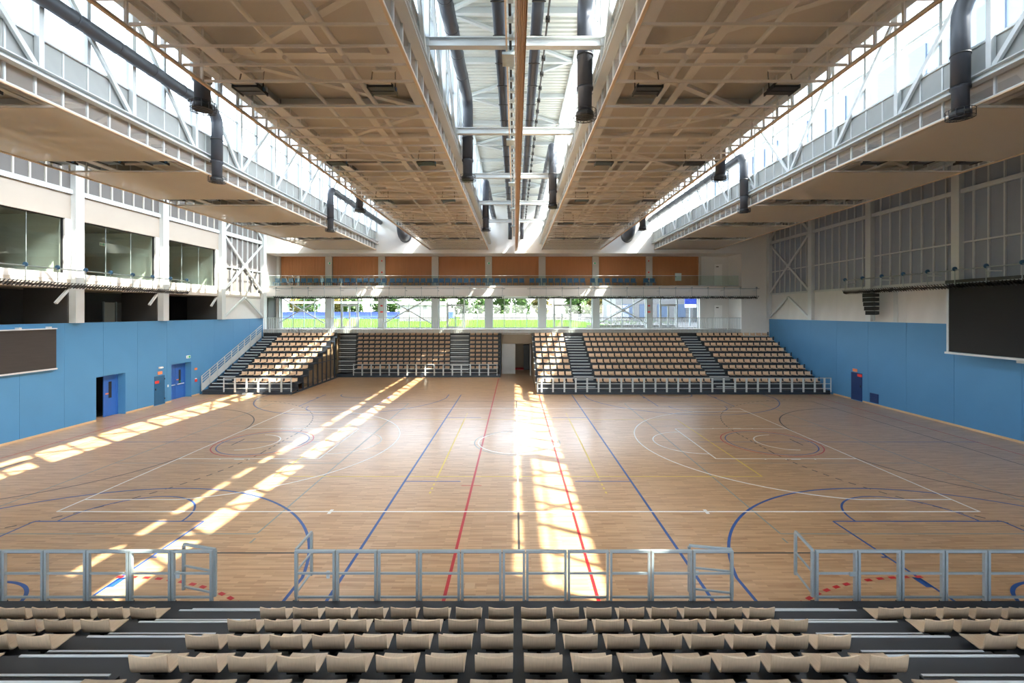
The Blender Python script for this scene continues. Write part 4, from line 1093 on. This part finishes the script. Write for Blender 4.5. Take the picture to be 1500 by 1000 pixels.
# far stands
YF = 33.9
REST = MB(); rest_v, rest_f = [], []
sv = [v.co.copy() for v in SHELL_F.vertices]; sf = [tuple(p.vertices) for p in SHELL_F.polygons]
def rest_seat(x, y, z):
    b = len(rest_v)
    rest_v.extend([(x - c.x, y - c.y, z + c.z) for c in sv]); rest_f.extend([tuple(b + i for i in t_) for t_ in sf])
def far_rails(t, xs, y, zb=.18, zt=1.24):
    for a, b in zip(xs, xs[1:]):
        for x in (a + .03, b - .03): B('rail_post', x - .03, x + .03, y - .03, y + .03, zb, zt, 'steel_grey', t)
        B('top_rail', a, b, y - .025, y + .025, zt - .05, zt, 'steel_grey', t)
        for z in (.46, .80): B('mid_rail', a + .06, b - .06, y - .02, y + .02, z - .02, z + .02, 'steel_grey', t)
def far_stand(label, x0, x1, blocks, aisles, name, yf=YF, d=D, indiv=4):
    t = thing('telescopic_stand', label, 'stand', ((x0 + x1) / 2, yf, 0), 'telescopic stands')
    for k in range(0, 10):
        ye = yf + d * k; z = .30 + R * k
        yd = ye + max(d, .5) + .05
        if k == 9: yd = max(ye + .25, YB)
        B('deck', x0, x1, ye, yd, z - .09, z, 'stand_navy', t)
        if k == 0: B('front_board', x0, x1, ye + .01, ye + .04, 0, .21, 'stand_navy', t)
        else:
            B('riser', x0, x1, ye + .02, ye + .04, z - R, z - .09, 'deck_black', t)
            B('edge_trim', x0, x1, ye - .012, ye, z - .03, z + .004, 'stand_navy', t)
            for a, b in aisles: stair(t, a, b, ye - .012, z, -1, 'stand_navy')
    for j in range(1, 10):
        ye = yf + d * j; z = .30 + R * j
        for bi, (a, b, n) in enumerate(blocks):
            for q, x in enumerate(row_x(a, b, n)):
                if j <= indiv: seat(x, ye + .43 - .0, z, PI, 'plywood seat, %s row of %s' % (ORD[j], name[bi] % NTH[q]), 'far stand plywood seats', True)
                else: rest_seat(x, ye + .43, z)
    return t
# left stand (pulled out)
ls = far_stand('pulled out dark stand beside the left blue wall', -23.0, -16.4, [(-21.45, -16.55, 9)], [(-22.85, -21.6)], ['stand beside the stair railing, %s from its aisle'], indiv=5)
far_rails(ls, [-21.4, -20.55, -19.7, -18.85, -18.0, -17.15, -16.4], YF - .04)
for k in range(9):
    ya, za = YF + D * k, .30 + R * k
    yb_, zb_ = ya + D, za + R
    B('stair_rail_post', -23.04, -22.98, ya - .03, ya + .03, za - .05, za + 1.08, 'steel_grey', ls)
    MB().poly([(-23.02, ya + .05, za - .02), (-23.02, yb_ - .05, zb_ - .05), (-23.02, yb_ - .05, zb_ + .52), (-23.02, ya + .05, za + .50)], (.02, 0, 0)).build('rail_sheet', 'steel_grey', ls)
    for dz in (.66, .86, 1.06): BAR('stair_rail_bar', (-23.01, ya, za + dz), (-23.01, yb_, zb_ + dz), .035, .04, 'steel_grey', ls)
for k in range(10):
    y = YF + .1 + D * k; z = .30 + R * k
    if k: B('frame_leg', -16.5, -16.42, y, y + .1, .1, z - .1, 'stand_navy', ls)
    if k and k % 2 == 0: BAR('frame_diagonal', (-16.48, y, .15), (-16.48, y - 2 * D, .15 + .25 * R * k), .03, .03, 'stand_navy', ls)
    if 2 < k < 10: B('back_sheet', -16.95, -16.9, y, y + D - .12, .1, z - .12, 'stand_brown', ls)
B('base_rail', -16.52, -16.38, YF, YB + .2, .0, .1, 'stand_navy', ls)
B('frame_rail', -16.50, -16.44, 37.5, YB, 1.75, 1.81, 'stand_navy', ls)
B('step_box', -19.9, -19.2, YF - .25, YF - .03, 0, .15, 'steel_grey', ls)
# right stand (pulled out)
rs_ = far_stand('wide pulled out dark stand beside the right blue wall', 1.6, 23.15, [(1.72, 4.45, 5), (6.15, 14.95, 16), (16.6, 23.15, 12)], [(4.5, 6.1), (15.0, 16.55)],
                ['wide right stand, doors block, %s from the doors', 'wide right stand, middle block, %s from doors side aisle', 'wide right stand, wall block, %s from the aisle'])
far_rails(rs_, [1.62, 1.95] + [1.95 + .835 * k for k in range(1, 25)] + [22.7, 23.2], YF - .04)
mb = MB(); pts = [(1.6, YF, 0)]
for k in range(10): pts += [(1.6, YF + D * k, .30 + R * k - .02), (1.6, YF + D * (k + 1), .30 + R * k - .02)]
pts += [(1.6, YF + D * 10, 0)]
mb.poly(pts, (-.03, 0, 0)).build('side_panel', 'stand_brown', rs_)
for k in range(1, 10):
    y = YF + D * k; z = .30 + R * k
    B('end_post', 1.55, 1.62, y + .3, y + .36, z, z + .34, 'stand_navy', rs_); B('end_bar', 1.52, 1.62, y - .02, y + .4, z + .0, z + .05, 'steel_grey', rs_)
    B('end_post', 23.16, 23.22, y + .38, y + .44, z, z + .42, 'stand_navy', rs_)
# centre stand (pushed back)
cs = thing('telescopic_stand', 'pushed back centre stand with its seat rows stacked upright', 'stand', (-9, 42.8, 0), 'telescopic stands')
B('front_board', -16.6, -1.4, 42.80, 42.84, 0, .26, 'stand_navy', cs); B('deck', -16.6, -1.4, 42.80, 45.1, .26, .32, 'stand_navy', cs)
B('back_board', -16.6, -1.4, 43.86, 43.9, .3, 4.1, 'black_metal', cs); B('end_board', -1.42, -1.36, 42.85, 45.1, 0, 4.1, 'stand_navy', cs)
B('end_board', -16.62, -16.56, 43.0, 45.1, 0, 4.1, 'stand_brown', cs)
for j in range(1, 10):
    z = .30 + R * j; y = 43.12 + .035 * j
    B('deck', -16.6, -1.4, y, 43.86, z - .09, z, 'stand_navy', cs)
    B('edge_trim', -16.6, -1.4, y - .012, y, z - .03, z + .004, 'stand_navy', cs)
    for a, b in ((-16.5, -14.95), (-6.05, -4.35)):
        B('nosing', a, b, y - .03, y + .02, z - .03, z + .03, 'aluminium', cs); B('nosing', a, b, y - .07, y - .04, z - R / 2, z - R / 2 + .025, 'galvanised', cs); B('aisle_back', a, b, y - .004, y + .01, z - .12, z - .03, 'black_metal', cs)
    for a, b, n in ((-14.9, -6.1, 16), (-4.3, -1.55, 5)):
        for x in row_x(a, b, n): rest_seat(x, y + .30, z)
far_rails(cs, [-15.0 + .835 * k for k in range(17)], 42.76)
me = bpy.data.meshes.new('plywood_seat_rows'); me.from_pydata(rest_v, [], rest_f); me.materials.append(M['ply_far'])
o = link(bpy.data.objects.new('plywood_seat_rows', me)); tag(o, 'remaining rows of plywood seats filling the far stands', 'seats', None, 'stuff')

# ------------------------------------------------------------------ outside
ou = struct('ground', 'lawn and paving outside the window front', (0, 60, 4.3))
B('lawn', -160, 12, 47, 180, 4.2, 4.38, 'lawn', ou); B('paving', 12, 120, 47, 180, 4.2, 4.38, 'paving', ou); B('terrace', -120, 120, 45.6, 49, 4.25, 4.4, 'paving', ou)
B('side_ground', 26, 160, -80, 47, -.3, 0, 'paving', ou); B('side_ground', -160, -31, -80, 47, -.3, 0, 'paving', ou)
t = thing('stadium_tribune', 'long low blue seating tribune beyond the lawn', 'tribune', (-40, 120, 4.4))
for k in range(3): B('seat_tier', -110, -16, 118 + 1.2 * k, 119 + 1.2 * k, 4.4, 5.1 + .5 * k, 'tribune_blue', t)
B('roof_band', -110, -16, 117, 124, 8.3, 8.7, 'white_paint', t)
for k in range(12): B('post', -108 + 8 * k, -107.6 + 8 * k, 121.5, 122, 4.4, 8.4, 'white_paint', t)
t = thing('white_hut', 'white garden hut on the lawn behind the window front', 'hut', (-17, 85, 4.4)); B('body', -21, -13, 84, 90, 4.4, 7.3, 'facade', t); B('roof', -21.4, -12.6, 83.6, 90.4, 7.3, 7.6, 'facade', t)
for k in range(4): B('shutter', -20.4 + 1.9 * k, -18.9 + 1.9 * k, 83.94, 84, 4.7, 6.7, 'facade', t)
t = thing('lawn_fence', 'pale low wall along the far side of the lawn', 'wall', (0, 100, 4.4)); B('wall', -12, 22, 100, 100.3, 4.4, 5.6, 'facade', t); B('coping', -12, 22, 99.95, 100.35, 5.6, 5.7, 'facade', t)
t = thing('apartment_block', 'pale building with dark openings seen beyond the paving', 'building', (20, 80, 4.4)); B('walls', 17, 30, 78, 90, 4.4, 16, 'facade', t)
for k in range(4): B('window', 18 + 3 * k, 19.8 + 3 * k, 77.9, 78, 5.2, 7.4, 'facade_glass', t)
t = thing('planter_hedge', 'low row of shrubs in front of the pale building', 'hedge', (12, 52, 4.4))
B('planter', 8, 18, 51, 51.6, 4.4, 4.62, 'paving', t)
mb = MB()
for k in range(500):
    x, y, z = random.uniform(8, 18), random.uniform(51, 51.6), random.uniform(4.62, 5.05); a = random.uniform(0, PI)
    mb.bar((x, y, z), (x + .16 * math.cos(a), y + .16 * math.sin(a), z + random.uniform(-.03, .14)), .08, .01)
tag(mb.build('leaves', 'leaf', t), kind='stuff')
t = thing('blue_sign_board', 'blue and white sign board outside the last window bay', 'sign', (21, 56, 4.4)); B('board', 20.6, 22.0, 56, 56.1, 6.6, 8.0, 'tribune_blue', t); B('lower_field', 20.6, 22.0, 55.98, 56, 6.6, 7.0, 'sign_white', t); B('post', 21.2, 21.3, 56.1, 56.2, 4.4, 8, 'galvanised', t)
# trees
def crown_mesh(name, r, h, m, n=1500):
    mb = MB()
    blobs = [(random.uniform(-.5, .5) * r, random.uniform(-.5, .5) * r, h * random.uniform(.16, .8), r * random.uniform(.4, .62)) for _ in range(13)]
    for k in range(n):
        bx, by, bz, br = random.choice(blobs)
        d = Vector((random.gauss(0, 1), random.gauss(0, 1), random.gauss(0, 1))).normalized() * br * random.uniform(.7, 1.0)
        c = Vector((bx, by, bz)) + d; a = Vector((random.gauss(0, 1), random.gauss(0, 1), random.gauss(0, .6))).normalized() * random.uniform(.25, .5)
        mb.bar(c - a, c + a, .55, .02)
    me = bpy.data.meshes.new(name); me.from_pydata(mb.v, [], mb.f); me.materials.append(M[m]); return me
CR = [crown_mesh('crown_green', 3.6, 9, 'leaf'), crown_mesh('crown_tall', 3.2, 11, 'leaf'), crown_mesh('crown_gold', 3.3, 8.5, 'leaf_gold')]
tk = MB().sweep([(0, 0, 0), (.05, 0, 2), (0, .1, 4.5)], [.28, .2, .12], 8)
TK = None
lab_t = ['round green tree growing beyond the lawn', 'tall green tree growing beyond the lawn', 'yellowing autumn tree growing beyond the lawn']
for k in range(34):
    kind = random.choice((0, 0, 1, 1, 2)); x = -100 + 6.0 * k; y = (130 if k % 2 else 137) if x < 10 else (104 if k % 2 else 112)
    t = thing('tree', lab_t[kind], 'tree', (x, y, 4.35), 'trees beyond the lawn, %s' % ('round green', 'tall green', 'yellowing')[kind])
    mw = Matrix.Translation((x, y, 4.35)) @ Matrix.Rotation(random.uniform(0, 6), 4, 'Z')
    if TK is None: TK = tk.build('trunk', 'bark', t, True, mw).data
    else: link(bpy.data.objects.new('trunk', TK), t, mw)
    link(bpy.data.objects.new('crown', CR[kind]), t, mw)
# neighbouring building seen through the right clerestory
t = thing('neighbour_building', 'pale blue clad building standing beyond the right roof glazing', 'building', (34, 20, 0))
B('body', 33, 46, -30, 90, 0, 28.5, 'poly_sky', t)
for k in range(40): B('window', 32.9, 33, -29 + 3 * k, -27.1 + 3 * k, 23.5, 27.6, 'facade_glass', t)
B('parapet', 32.8, 33.2, -30, 90, 28.5, 28.9, 'white_steel', t)
